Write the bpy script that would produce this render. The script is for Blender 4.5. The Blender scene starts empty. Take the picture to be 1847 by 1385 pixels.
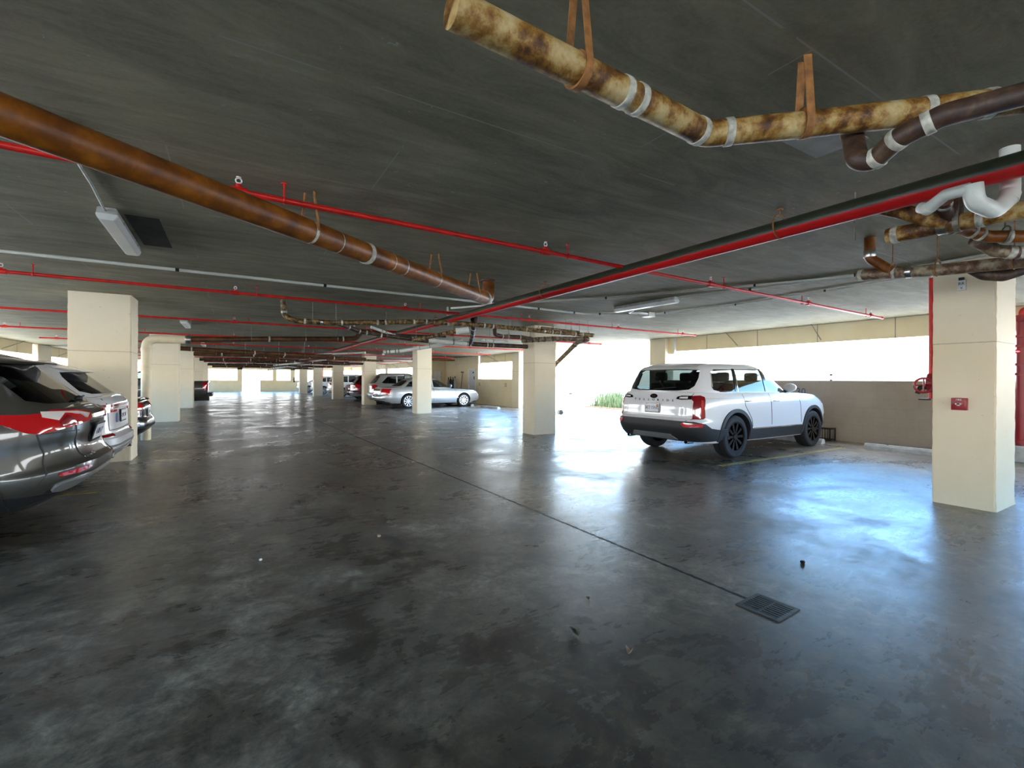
import bpy, bmesh, math, random
import numpy as np
from mathutils import Vector, Matrix, geometry
random.seed(7)
PI = math.pi
SC = bpy.context.scene
COL = SC.collection

# ------------------------------------------------------------------ materials
def nm(name):
    m = bpy.data.materials.new(name); m.use_nodes = True
    nt = m.node_tree; nt.nodes.clear()
    return m, nt

def N(nt, t, **k):
    n = nt.nodes.new(t)
    for a, b in k.items():
        if a == 'inp':
            for i, v in b.items(): n.inputs[i].default_value = v
        else: setattr(n, a, b)
    return n

def plain(name, col, rough=.5, metal=0, coat=0, noise=0, scale=8, spec=.5, bump=0, col2=None, coat_rough=.05):
    m, nt = nm(name)
    o = N(nt, 'ShaderNodeOutputMaterial'); b = N(nt, 'ShaderNodeBsdfPrincipled')
    nt.links.new(b.outputs[0], o.inputs[0])
    b.inputs['Base Color'].default_value = (*col, 1); b.inputs['Roughness'].default_value = rough
    b.inputs['Metallic'].default_value = metal; b.inputs['Coat Weight'].default_value = coat
    b.inputs['Coat Roughness'].default_value = coat_rough
    b.inputs['Specular IOR Level'].default_value = spec
    if noise or col2:
        tc = N(nt, 'ShaderNodeTexCoord'); n = N(nt, 'ShaderNodeTexNoise')
        n.inputs['Scale'].default_value = scale; n.inputs['Detail'].default_value = 6
        nt.links.new(tc.outputs['Object'], n.inputs['Vector'])
        r = N(nt, 'ShaderNodeValToRGB'); e = r.color_ramp.elements
        c2 = col2 or tuple(max(0, c * (1 - noise)) for c in col)
        e[0].position = .35; e[0].color = (*c2, 1); e[1].position = .65; e[1].color = (*col, 1)
        nt.links.new(n.outputs['Fac'], r.inputs[0]); nt.links.new(r.outputs[0], b.inputs['Base Color'])
        if bump:
            bp = N(nt, 'ShaderNodeBump'); bp.inputs['Strength'].default_value = bump; bp.inputs['Distance'].default_value = .01
            nt.links.new(n.outputs['Fac'], bp.inputs['Height']); nt.links.new(bp.outputs[0], b.inputs['Normal'])
    return m

def rusty(name, stops, scale=9, rough=.55, stretch=(1, 1, 1), bump=.35):
    m, nt = nm(name)
    o = N(nt, 'ShaderNodeOutputMaterial'); b = N(nt, 'ShaderNodeBsdfPrincipled'); nt.links.new(b.outputs[0], o.inputs[0])
    tc = N(nt, 'ShaderNodeTexCoord'); mp = N(nt, 'ShaderNodeMapping'); mp.inputs['Scale'].default_value = stretch
    nt.links.new(tc.outputs['Object'], mp.inputs[0])
    n = N(nt, 'ShaderNodeTexNoise'); n.inputs['Scale'].default_value = scale; n.inputs['Detail'].default_value = 8; n.inputs['Roughness'].default_value = .65
    n.inputs['Distortion'].default_value = .15
    nt.links.new(mp.outputs[0], n.inputs['Vector'])
    r = N(nt, 'ShaderNodeValToRGB'); e = r.color_ramp.elements
    while len(e) < len(stops): e.new(.5)
    for q, (p, c) in zip(e, stops): q.position = p; q.color = (*c, 1)
    nt.links.new(n.outputs['Fac'], r.inputs[0]); nt.links.new(r.outputs[0], b.inputs['Base Color'])
    b.inputs['Roughness'].default_value = rough
    bp = N(nt, 'ShaderNodeBump'); bp.inputs['Strength'].default_value = bump; bp.inputs['Distance'].default_value = .01
    nt.links.new(n.outputs['Fac'], bp.inputs['Height']); nt.links.new(bp.outputs[0], b.inputs['Normal'])
    return m

def mth(nt, op, a, b=None, c=None):
    n = N(nt, 'ShaderNodeMath', operation=op)
    for i, v in enumerate((a, b, c)):
        if v is None: continue
        if isinstance(v, (int, float)): n.inputs[i].default_value = v
        else: nt.links.new(v, n.inputs[i])
    return n.outputs[0]

def mix(nt, fac, a, b):
    n = N(nt, 'ShaderNodeMix', data_type='RGBA')
    if isinstance(fac, (int, float)): n.inputs[0].default_value = fac
    else: nt.links.new(fac, n.inputs[0])
    for i, v in ((6, a), (7, b)):
        if isinstance(v, tuple): n.inputs[i].default_value = (*v, 1)
        else: nt.links.new(v, n.inputs[i])
    return n.outputs[2]

def noise(nt, vec, scale, detail=5, rough=.5, dist=0, stretch=None):
    if stretch:
        mp = N(nt, 'ShaderNodeMapping'); mp.inputs['Scale'].default_value = stretch
        nt.links.new(vec, mp.inputs[0]); vec = mp.outputs[0]
    n = N(nt, 'ShaderNodeTexNoise'); n.inputs['Scale'].default_value = scale; n.inputs['Detail'].default_value = detail
    n.inputs['Roughness'].default_value = rough; n.inputs['Distortion'].default_value = dist
    nt.links.new(vec, n.inputs['Vector'])
    return n.outputs['Fac']

def ramp(nt, v, stops):
    r = N(nt, 'ShaderNodeValToRGB'); e = r.color_ramp.elements
    while len(e) < len(stops): e.new(.5)
    for q, (p, c) in zip(e, stops):
        q.position = p; q.color = (*(c if isinstance(c, tuple) else (c, c, c)), 1)
    nt.links.new(v, r.inputs[0]); return r.outputs[0]

def base(name):
    m, nt = nm(name)
    o = N(nt, 'ShaderNodeOutputMaterial'); b = N(nt, 'ShaderNodeBsdfPrincipled'); nt.links.new(b.outputs[0], o.inputs[0])
    tc = N(nt, 'ShaderNodeTexCoord')
    return m, nt, b, tc.outputs['Object']

def setbump(nt, b, h, strength, dist=.01):
    bp = N(nt, 'ShaderNodeBump'); bp.inputs['Strength'].default_value = strength; bp.inputs['Distance'].default_value = dist
    nt.links.new(h, bp.inputs['Height']); nt.links.new(bp.outputs[0], b.inputs['Normal'])

def floor_mat():
    m, nt, b, P = base('polished_dark_concrete')
    huge = noise(nt, P, .22, 4, .55, .6)
    big = noise(nt, P, .8, 8, .64, .5)
    med = noise(nt, P, 2.6, 10, .70, .7)
    fine = noise(nt, P, 30, 6, .7)
    trowel = noise(nt, P, 6, 8, .66, .8, (.6, 2.4, 1))
    c1 = ramp(nt, big, [(.38, (.034, .024, .013)), (.50, (.155, .130, .098)), (.62, (.34, .295, .235))])
    c2 = ramp(nt, med, [(.38, (.030, .023, .014)), (.49, (.145, .122, .094)), (.62, (.40, .35, .28))])
    c = mix(nt, .5, c1, c2)
    h1 = ramp(nt, huge, [(.38, (.50, .47, .38)), (.50, (.95, .92, .86)), (.62, (1.25, 1.25, 1.28))])
    def mul(c, d, f=1.0):
        q = N(nt, 'ShaderNodeMix', data_type='RGBA', blend_type='MULTIPLY'); q.inputs[0].default_value = f
        nt.links.new(c, q.inputs[6]); nt.links.new(d, q.inputs[7]); return q.outputs[2]
    c = mul(c, h1); c = mul(c, ramp(nt, noise(nt, P, 8, 10, .78, .5), [(.36, .45), (.50, 1.0), (.64, 1.6)])); c = mul(c, ramp(nt, fine, [(.3, .72), (.7, 1.25)]), .8)
    stain_shade = ramp(nt, noise(nt, P, 1.15, 9, .72, .9), [(.28, .20), (.40, .72), (.52, 1.0)])
    c = mul(c, stain_shade, .9)
    # construction joint running down the aisle
    sx = N(nt, 'ShaderNodeSeparateXYZ'); nt.links.new(P, sx.inputs[0])
    j = mth(nt, 'ABSOLUTE', mth(nt, 'SUBTRACT', mth(nt, 'ADD', sx.outputs[0], mth(nt, 'MULTIPLY', sx.outputs[1], .0262)), 2.885))
    jw = noise(nt, P, 14, 3)
    past = mth(nt, 'GREATER_THAN', sx.outputs[1], 1.77)
    jm = mth(nt, 'MULTIPLY', mth(nt, 'LESS_THAN', j, mth(nt, 'MULTIPLY', jw, .030)), past)
    c = mix(nt, jm, c, (.004, .004, .004))
    nt.links.new(c, b.inputs['Base Color'])
    rr = ramp(nt, big, [(.34, .22), (.5, .30), (.66, .42)])
    rr = mul(rr, ramp(nt, trowel, [(.3, .88), (.7, 1.15)])); rr = mul(rr, ramp(nt, med, [(.3, .9), (.7, 1.12)]))
    rr = mix(nt, jm, rr, (.8, .8, .8))
    nt.links.new(rr, b.inputs['Coat Roughness']); b.inputs['Roughness'].default_value = .62
    spv = mul(ramp(nt, big, [(.36, 1.0), (.52, .95), (.64, .7)]), ramp(nt, med, [(.36, 1.0), (.62, .8)]))
    nt.links.new(mth(nt, 'MULTIPLY', spv, mth(nt, 'SUBTRACT', 1.0, jm)), b.inputs['Coat Weight']); b.inputs['Specular IOR Level'].default_value = .28
    b.inputs['Coat IOR'].default_value = 1.55
    h = mth(nt, 'ADD', mth(nt, 'MULTIPLY', trowel, .5), mth(nt, 'ADD', mth(nt, 'MULTIPLY', med, .22), mth(nt, 'MULTIPLY', fine, .12)))
    h = mth(nt, 'SUBTRACT', h, mth(nt, 'MULTIPLY', jm, 1.0))
    setbump(nt, b, h, .15, .02)
    nt.links.new(b.inputs['Normal'].links[0].from_socket, b.inputs['Coat Normal'])
    return m

def ceiling_mat():
    m, nt, b, P = base('board_formed_ceiling_concrete')
    streak = noise(nt, P, 2.6, 9, .70, .9, (.5, 2.0, 1))
    blotch = noise(nt, P, .7, 5, .6, .4)
    fine = noise(nt, P, 40, 4, .7)
    c = mix(nt, .5, ramp(nt, streak, [(.35, (.135, .122, .074)), (.5, (.28, .255, .165)), (.65, (.46, .415, .28))]),
            ramp(nt, blotch, [(.36, (.16, .146, .090)), (.64, (.40, .362, .235))]))
    c = mix(nt, .25, c, ramp(nt, fine, [(.3, (.08, .08, .06)), (.7, (.25, .245, .21))]))
    br = N(nt, 'ShaderNodeTexBrick'); br.offset = .5
    mp = N(nt, 'ShaderNodeMapping'); mp.inputs['Location'].default_value = (.35, .2, 0); nt.links.new(P, mp.inputs[0]); nt.links.new(mp.outputs[0], br.inputs['Vector'])
    for k, v in {'Scale': 1, 'Mortar Size': .005, 'Mortar Smooth': .2, 'Brick Width': 2.44, 'Row Height': 1.22}.items(): br.inputs[k].default_value = v
    gate = mth(nt, 'GREATER_THAN', noise(nt, P, 1.3, 3), .46)
    seam = mth(nt, 'MULTIPLY', mth(nt, 'MULTIPLY', br.outputs['Fac'], gate), .9)
    c = mix(nt, seam, c, (.34, .33, .28))
    chips = mth(nt, 'GREATER_THAN', noise(nt, P, 17, 2, .5), .76)
    c = mix(nt, mth(nt, 'MULTIPLY', chips, .7), c, (.42, .41, .36))
    nt.links.new(c, b.inputs['Base Color']); b.inputs['Roughness'].default_value = .78; b.inputs['Specular IOR Level'].default_value = .3
    setbump(nt, b, mth(nt, 'ADD', streak, mth(nt, 'MULTIPLY', fine, .3)), .3, .01)
    return m

def paint_mat(name, col, lo, line_z=None, blocks=False, rough=.6):
    m, nt, b, P = base(name)
    n1 = noise(nt, P, 1.6, 6, .6); n2 = noise(nt, P, 30, 5, .7)
    c = ramp(nt, n1, [(.3, lo), (.65, col)])
    if blocks:
        sp = N(nt, 'ShaderNodeSeparateXYZ'); nt.links.new(P, sp.inputs[0])
        cb = N(nt, 'ShaderNodeCombineXYZ')
        nt.links.new(mth(nt, 'ADD', sp.outputs[0], sp.outputs[1]), cb.inputs[0]); nt.links.new(sp.outputs[2], cb.inputs[1])
        br = N(nt, 'ShaderNodeTexBrick'); nt.links.new(cb.outputs[0], br.inputs['Vector'])
        for k, v in {'Scale': 1, 'Mortar Size': .006, 'Mortar Smooth': .4, 'Brick Width': .4, 'Row Height': .2}.items(): br.inputs[k].default_value = v
        c = mix(nt, mth(nt, 'MULTIPLY', br.outputs['Fac'], .18), c, tuple(x * .6 for x in lo))
    if line_z:
        sp = N(nt, 'ShaderNodeSeparateXYZ'); nt.links.new(P, sp.inputs[0])
        d = mth(nt, 'ABSOLUTE', mth(nt, 'SUBTRACT', mth(nt, 'ADD', sp.outputs[2], mth(nt, 'MULTIPLY', mth(nt, 'SUBTRACT', n2, .5), .012)), line_z))
        c = mix(nt, mth(nt, 'MULTIPLY', mth(nt, 'LESS_THAN', d, .006), .55), c, tuple(x * .45 for x in lo))
        pits = mth(nt, 'GREATER_THAN', noise(nt, P, 22, 2, .5), .745)
        c = mix(nt, mth(nt, 'MULTIPLY', pits, .35), c, tuple(x * .4 for x in lo))
    nt.links.new(c, b.inputs['Base Color']); b.inputs['Roughness'].default_value = rough; b.inputs['Specular IOR Level'].default_value = .35
    setbump(nt, b, mth(nt, 'ADD', n1, mth(nt, 'MULTIPLY', n2, .4)), .25, .008)
    return m

def main_pipe_mat():
    m, nt, b, P = base('red_sprayed_sprinkler_main')
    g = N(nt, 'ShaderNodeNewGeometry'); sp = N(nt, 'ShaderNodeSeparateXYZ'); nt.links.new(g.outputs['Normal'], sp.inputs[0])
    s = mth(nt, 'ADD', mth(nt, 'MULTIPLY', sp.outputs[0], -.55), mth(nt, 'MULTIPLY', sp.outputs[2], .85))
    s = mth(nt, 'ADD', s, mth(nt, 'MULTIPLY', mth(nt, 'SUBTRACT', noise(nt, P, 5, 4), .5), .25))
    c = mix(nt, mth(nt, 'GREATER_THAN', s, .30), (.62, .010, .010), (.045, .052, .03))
    nt.links.new(c, b.inputs['Base Color']); b.inputs['Roughness'].default_value = .38
    return m

def glass_mat(name, tint, refl=1.0):
    m, nt = nm(name)
    o = N(nt, 'ShaderNodeOutputMaterial'); t = N(nt, 'ShaderNodeBsdfTransparent'); g = N(nt, 'ShaderNodeBsdfGlossy'); mx = N(nt, 'ShaderNodeMixShader')
    f = N(nt, 'ShaderNodeFresnel'); f.inputs[0].default_value = 1.5
    t.inputs[0].default_value = (*tint, 1); g.inputs['Roughness'].default_value = .015
    g2 = N(nt, 'ShaderNodeNewGeometry'); nt.links.new(mth(nt, 'MULTIPLY', f.outputs[0], mth(nt, 'SUBTRACT', refl, g2.outputs['Backfacing'])), mx.inputs[0]); nt.links.new(t.outputs[0], mx.inputs[1]); nt.links.new(g.outputs[0], mx.inputs[2]); nt.links.new(mx.outputs[0], o.inputs[0])
    return m

M = {}
M['floor'] = floor_mat(); M['ceiling'] = ceiling_mat(); M['main_red'] = main_pipe_mat()
CREAM, CREAM_LO = (.88, .77, .575), (.83, .72, .51)
M['cream'] = paint_mat('cream_painted_concrete', CREAM, CREAM_LO, line_z=1.84)
M['wall'] = paint_mat('tan_painted_block', (.40, .335, .265), (.34, .28, .215), blocks=True)
M['wall_cream'] = paint_mat('cream_painted_block', (.82, .70, .46), (.76, .63, .40), blocks=True)
M['panel'] = paint_mat('ochre_spandrel_panel', (.96, .80, .50), (.92, .74, .44))
M['white_trim'] = plain('white_trim', (.85, .83, .78), .5, noise=.1)
M['out_ground'] = plain('pale_driveway', (.75, .74, .72), .8, noise=.15, scale=2)
M['red'] = plain('red_pipe_paint', (.78, .016, .010), .36, noise=.35, scale=7)
M['red_gloss'] = plain('red_enamel', (.34, .008, .014), .3, noise=.2, scale=5)
M['rust_yellow'] = rusty('yellowed_rusty_cast_iron', [(.34, (.016, .007, .003)), (.43, (.11, .042, .007)), (.50, (.28, .135, .022)), (.57, (.46, .31, .11)), (.68, (.58, .46, .24))], 8, .55, (1, 1, 1), .5)
M['rust_mixed'] = rusty('mottled_rusty_iron', [(.34, (.012, .007, .003)), (.46, (.075, .038, .010)), (.54, (.22, .125, .03)), (.66, (.42, .31, .14))], 14)
M['rust_deep'] = rusty('deep_brown_iron', [(.3, (.03, .008, .003)), (.5, (.085, .030, .008)), (.7, (.15, .065, .018))], 6, .45, (1, 1, 1), .15)
M['rust_brown'] = rusty('brown_cast_iron', [(.28, (.045, .010, .001)), (.45, (.16, .045, .002)), (.60, (.28, .088, .003)), (.75, (.42, .165, .012))], 5, .42, (1, 1, 1), .15)
M['rust_grey'] = rusty('grey_rusty_cast_iron', [(.3, (.03, .018, .012)), (.45, (.15, .075, .04)), (.56, (.27, .22, .14)), (.7, (.42, .38, .27))], 13)
M['rust_dark'] = rusty('dark_cast_iron', [(.3, (.012, .008, .006)), (.5, (.06, .03, .018)), (.7, (.16, .10, .06))], 9, .5)
M['pvc'] = plain('white_pvc', (.80, .82, .74), .35, noise=.12, scale=6)
M['pvc_cream'] = plain('cream_painted_pvc', (.86, .74, .50), .45, noise=.08)
M['conduit'] = plain('pale_conduit', (.76, .76, .68), .4, noise=.15, scale=5)
M['band'] = plain('white_coupling', (.66, .64, .53), .55, noise=.55, scale=28)
M['steel'] = plain('stainless_clamp', (.62, .61, .58), .28, 1, noise=.2, scale=30)
M['hanger'] = plain('galvanised_hanger', (.30, .28, .22), .5, .6, noise=.4, scale=30)
M['rust_strap'] = plain('rusty_strap', (.42, .18, .05), .7, noise=.5, scale=25)
M['dark_metal'] = plain('black_metal', (.02, .02, .02), .5, .3)
M['grate'] = plain('iron_grate', (.085, .078, .07), .5, .2, noise=.4, scale=30)
M['stain_shade'] = plain('ceiling_mark_shade', (.035, .033, .028), .8, noise=.5, scale=7)
M['pit'] = plain('near_black', (.004, .004, .004), .9)
M['fixture'] = plain('grey_fixture_housing', (.58, .59, .55), .45, noise=.25, scale=12)
M['diffuser'] = plain('frosted_diffuser', (.86, .86, .82), .3, noise=.06, scale=3)
M['bumper_concrete'] = plain('wheel_stop_concrete', (.55, .56, .56), .8, noise=.25, scale=9, bump=.3)
M['yellow_line'] = plain('worn_yellow_line', (.50, .38, .11), .5, noise=.6, scale=14)
M['black_text'] = plain('stencil_black', (.03, .03, .04), .6)
M['blue_text'] = plain('stencil_navy', (.05, .07, .16), .6)
M['door'] = plain('grey_white_door', (.66, .67, .68), .5, noise=.06)
M['leaf'] = plain('dead_leaf', (.22, .18, .13), .8, noise=.5, scale=40)
M['leaf_pale'] = plain('dry_tan_leaf', (.62, .40, .20), .7, noise=.5, scale=40)
M['grass'] = plain('ornamental_grass', (.09, .14, .055), .7, noise=.4, scale=5)
M['soil'] = plain('planter_soil', (.12, .08, .05), .9, noise=.4)
# cars
M['white_paint'] = plain('white_car_paint', (.80, .81, .83), .28, 0, 1.0)
M['grey_paint'] = plain('grey_metallic_paint', (.060, .060, .052), .32, .35, 1.0)
M['black_paint'] = plain('black_car_paint', (.012, .013, .018), .25, .2, 1.0)
M['silver_paint'] = plain('silver_metallic_paint', (.62, .63, .63), .3, .6, 1.0)
M['maroon_paint'] = plain('maroon_car_paint', (.10, .008, .012), .25, .3, 1.0)
M['truck_paint'] = plain('graphite_truck_paint', (.07, .07, .065), .3, .4, 1.0)
M['black_plastic'] = plain('black_plastic_trim', (.022, .023, .025), .5, noise=.15)
M['gloss_black'] = plain('gloss_black_trim', (.008, .008, .009), .12)
M['grey_plastic'] = plain('grey_skid_plate', (.42, .43, .44), .3, .6)
M['rubber'] = plain('tyre_rubber', (.016, .016, .017), .72, noise=.2, scale=20)
M['rim_black'] = plain('black_alloy', (.008, .008, .009), .22, 0)
M['rim_silver'] = plain('silver_alloy', (.55, .55, .56), .35, .5)
M['chrome'] = plain('chrome', (.82, .82, .82), .08, 1)
M['lamp_red'] = plain('red_tail_lens', (.55, .006, .010), .08, 0, 1.0, spec=.8)
M['lamp_deep'] = plain('deep_red_tail_lens', (.26, .004, .010), .08, 0, 1.0, spec=.8)
M['lamp_clear'] = plain('clear_lens', (.80, .76, .74), .1, 0, 1.0)
M['interior'] = plain('dark_cabin', (.018, .018, .02), .8)
M['seat'] = plain('grey_seat', (.07, .07, .075), .8, noise=.2)
M['plate'] = plain('white_plate', (.80, .82, .85), .4)
M['plate_orange'] = plain('orange_plate_art', (.75, .32, .08), .5)
M['seam'] = plain('panel_gap', (.02, .02, .022), .6)
M['sticker'] = plain('blue_sticker', (.03, .09, .32), .4)
M['glass'] = glass_mat('tinted_car_glass', (.62, .66, .66))
M['glass_dark'] = glass_mat('privacy_car_glass', (.06, .065, .065))
M['glass_rear'] = glass_mat('tinted_tailgate_glass', (.11, .13, .128))
M['glass_mid'] = glass_mat('smoked_car_glass', (.26, .30, .295))

# ------------------------------------------------------------------ object helpers
def link(name, me, mat=None, parent=None, smooth=None):
    o = bpy.data.objects.new(name, me); COL.objects.link(o)
    if mat is not None and not me.materials:
        me.materials.append(M[mat] if isinstance(mat, str) else mat)
    if parent is not None: o.parent = parent
    if smooth is not None:
        me.shade_smooth(); me.set_sharp_from_angle(angle=math.radians(smooth))
    return o

def bmobj(name, bm, mat, parent=None, smooth=None):
    bmesh.ops.recalc_face_normals(bm, faces=bm.faces[:])
    me = bpy.data.meshes.new(name); bm.to_mesh(me); bm.free()
    return link(name, me, mat, parent, smooth)

def tag(o, label, cat, group=None):
    o['label'] = label; o['category'] = cat
    if group: o['group'] = group
    return o

def thing(name, label, cat, loc=(0, 0, 0), rz=0, group=None):
    o = bpy.data.objects.new(name, None); COL.objects.link(o)
    o.empty_display_size = .1
    o.location = loc; o.rotation_euler = (0, 0, rz)
    return tag(o, label, cat, group)

def struct(o):
    o['kind'] = 'structure'; return o

def add_box(bm, lo, hi, bevel=0, mi=0):
    r = bmesh.ops.create_cube(bm, size=1)
    vs = r['verts']
    c = [(a + b) / 2 for a, b in zip(lo, hi)]; s = [b - a for a, b in zip(lo, hi)]
    for v in vs: v.co = Vector((c[0] + v.co.x * s[0], c[1] + v.co.y * s[1], c[2] + v.co.z * s[2]))
    if bevel:
        es = list({e for v in vs for e in v.link_edges})
        bmesh.ops.bevel(bm, geom=es, offset=bevel, segments=2, affect='EDGES', profile=.6)
    return vs

def box(name, lo, hi, mat, parent=None, bevel=0):
    bm = bmesh.new(); add_box(bm, lo, hi, bevel); return bmobj(name, bm, mat, parent, 40 if bevel else None)

def frame_of(d):
    d = d.normalized()
    u = Vector((0, 0, 1)) if abs(d.z) < .95 else Vector((1, 0, 0))
    a = d.cross(u).normalized(); return a, d.cross(a).normalized()

def fillet(pts, rad, seg=7):
    pts = [Vector(p) for p in pts]
    out = [pts[0]]
    for i in range(1, len(pts) - 1):
        a, b, c = pts[i - 1], pts[i], pts[i + 1]
        d1 = (a - b); d2 = (c - b); l1, l2 = d1.length, d2.length
        d1.normalize(); d2.normalize()
        ang = d1.angle(d2)
        if ang > PI - .03: out.append(b); continue
        t = min(rad / math.tan(ang / 2), l1 * .48, l2 * .48)
        p0, p2 = b + d1 * t, b + d2 * t
        for k in range(seg + 1):
            s = k / seg
            out.append(p0 * (1 - s) ** 2 + b * 2 * s * (1 - s) + p2 * s * s)
    out.append(pts[-1]); return out

def add_tube(bm, pts, r, seg=16, cap=True):
    pts = [Vector(p) for p in pts]
    rad = r if isinstance(r, (list, tuple)) else [r] * len(pts)
    rings = []; prev = None
    for i, p in enumerate(pts):
        if i == 0: d = pts[1] - p
        elif i == len(pts) - 1: d = p - pts[i - 1]
        else: d = (p - pts[i - 1]).normalized() + (pts[i + 1] - p).normalized()
        d.normalize()
        if prev is None: a, b = frame_of(d)
        else:
            a = prev - d * prev.dot(d)
            if a.length < 1e-6: a, b = frame_of(d)
            a.normalize(); b = d.cross(a)
        prev = a
        rings.append([bm.verts.new(p + (a * math.cos(2 * PI * k / seg) + b * math.sin(2 * PI * k / seg)) * rad[i]) for k in range(seg)])
    for q, s in zip(rings, rings[1:]):
        for k in range(seg): bm.faces.new((q[k], q[(k + 1) % seg], s[(k + 1) % seg], s[k]))
    if cap: bm.faces.new(rings[0][::-1]); bm.faces.new(rings[-1])

def tube(name, pts, r, mat, parent=None, seg=16, cap=True):
    bm = bmesh.new(); add_tube(bm, pts, r, seg, cap); return bmobj(name, bm, mat, parent, 50)

def add_torus(bm, c, axis, R, r, seg=20, rs=8):
    c = Vector(c); a, b = frame_of(Vector(axis)); n = Vector(axis).normalized()
    rings = []
    for i in range(seg):
        t = 2 * PI * i / seg; e = a * math.cos(t) + b * math.sin(t)
        rings.append([bm.verts.new(c + e * (R + r * math.cos(2 * PI * k / rs)) + n * r * math.sin(2 * PI * k / rs)) for k in range(rs)])
    for i in range(seg):
        q, s = rings[i], rings[(i + 1) % seg]
        for k in range(rs): bm.faces.new((q[k], q[(k + 1) % rs], s[(k + 1) % rs], s[k]))

def add_sphere(bm, c, r, sc=(1, 1, 1), u=12, v=8):
    m = Matrix.Translation(c) @ Matrix.Diagonal((*[r * s for s in sc], 1))
    bmesh.ops.create_uvsphere(bm, u_segments=u, v_segments=v, radius=1, matrix=m)

def lathe(bm, prof, axis='Y', seg=32, c=(0, 0, 0), close=False):
    """prof: list of (radius, along axis)."""
    rings = []
    for r, h in prof:
        ring = []
        for k in range(seg):
            t = 2 * PI * k / seg; x, z = r * math.cos(t), r * math.sin(t)
            p = (x, h, z) if axis == 'Y' else ((x, z, h) if axis == 'Z' else (h, x, z))
            ring.append(bm.verts.new((p[0] + c[0], p[1] + c[1], p[2] + c[2])))
        rings.append(ring)
    pairs = list(zip(rings, rings[1:])) + ([(rings[-1], rings[0])] if close else [])
    for q, s in pairs:
        for k in range(seg): bm.faces.new((q[k], q[(k + 1) % seg], s[(k + 1) % seg], s[k]))
    if not close:
        for ring, rev in ((rings[0], True), (rings[-1], False)):
            bm.faces.new(ring[::-1] if rev else ring)

def text(name, body, size, mat, parent, M4, extrude=.002, sx=1.0, align='CENTER'):
    cu = bpy.data.curves.new(name, 'FONT'); cu.body = body; cu.size = size; cu.extrude = extrude
    cu.align_x = align; cu.align_y = 'CENTER'; cu.resolution_u = 2
    t = bpy.data.objects.new(name, cu); COL.objects.link(t)
    dg = bpy.context.evaluated_depsgraph_get()
    me = bpy.data.meshes.new_from_object(t.evaluated_get(dg))
    bpy.data.objects.remove(t); bpy.data.curves.remove(cu)
    me.transform(M4 @ Matrix.Diagonal((sx, 1, 1, 1)))
    me.materials.clear()
    return link(name, me, mat, parent)

def basis(o, x, y):
    """4x4 placing local +x along x and +y along y at o."""
    x = Vector(x).normalized(); y = Vector(y).normalized(); z = x.cross(y)
    m = Matrix((x, y, z)).transposed().to_4x4(); m.translation = Vector(o); return m

# ------------------------------------------------------------------ pipes
CEIL = 2.8
class Path:
    def __init__(s, pts):
        s.p = [Vector(q) for q in pts]; s.d = [0]
        for a, b in zip(s.p, s.p[1:]): s.d.append(s.d[-1] + (b - a).length)
        s.len = s.d[-1]
    def at(s, t):
        t = min(max(t, 0), s.len)
        for i in range(len(s.p) - 1):
            if t <= s.d[i + 1] + 1e-9:
                e = s.p[i + 1] - s.p[i]; L = max(e.length, 1e-9)
                return s.p[i] + e * ((t - s.d[i]) / L), e.normalized()
        return s.p[-1], (s.p[-1] - s.p[-2]).normalized()

def ring_part(name, path, t, r, w, mat, parent):
    p, d = path.at(t); bm = bmesh.new()
    add_tube(bm, [p - d * w / 2, p - d * w * .42, p + d * w * .42, p + d * w / 2], [r * .96, r, r, r * .96], 18)
    return bmobj(name, bm, mat, parent, 50)

def hanger_part(path, t, r, parent, mat='hanger', kind='ring'):
    p, d = path.at(t); bm = bmesh.new()
    if kind == 'ring':
        add_torus(bm, p + Vector((0, 0, r * .35)), d, r * 1.35, .006, 18, 6)
        add_tube(bm, [p + Vector((0, 0, r * 1.6)), (p.x, p.y, CEIL)], .005, 6)
        add_box(bm, (p.x - .018, p.y - .018, CEIL - .012), (p.x + .018, p.y + .018, CEIL + .002))
    else:
        w = .016 if r < .06 else .02
        add_tube(bm, [p - d * w, p + d * w], r * 1.1, 18)
        a, b = frame_of(d); u = Vector((0, 0, 1)); s = d.cross(u).normalized()
        for sg in (-1, 1):
            q = p + s * sg * r * 1.02
            bm2 = [q + d * w, q - d * w, Vector((p.x, p.y, CEIL)) + s * sg * r * .4 - d * w, Vector((p.x, p.y, CEIL)) + s * sg * r * .4 + d * w]
            vs = [bm.verts.new(v) for v in bm2] + [bm.verts.new(v + s * sg * .004) for v in bm2]
            for f in ((0, 1, 2, 3), (7, 6, 5, 4), (0, 4, 5, 1), (1, 5, 6, 2), (2, 6, 7, 3), (3, 7, 4, 0)): bm.faces.new([vs[i] for i in f])
    return bmobj('pipe_hanger', bm, mat, parent, 50)

def pipe(name, label, cat, pts, r, mat, bands=(), hangers=(), clamps=(), group=None, bend=None, seg=18, hkind='ring', hmat='hanger', band_mat='band', band_w=.05, detail=True, cap=True):
    pts = [Vector(p) for p in pts]
    o = thing(name, label, cat, pts[0], 0, group)
    loc = [p - pts[0] for p in pts]
    body = fillet(loc, bend if bend is not None else r * 2.2)
    tube('pipe_body', body, r, mat, o, seg, cap)
    wp = Path(fillet(pts, bend if bend is not None else r * 2.2))
    lp = Path(body)
    for t in bands: ring_part('pipe_coupling', lp, t, r * 1.085, band_w, band_mat, o)
    for t in clamps: ring_part('pipe_clamp', lp, t, r * 1.10, band_w * 1.3, 'steel', o)
    for t in hangers:
        h = hanger_part(wp, t, r, o, hmat, hkind)
        h.data.transform(Matrix.Translation(-pts[0]))
    return o, lp
SKY, SUN, EXPO = 5.0, 9.0, 1.5
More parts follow.
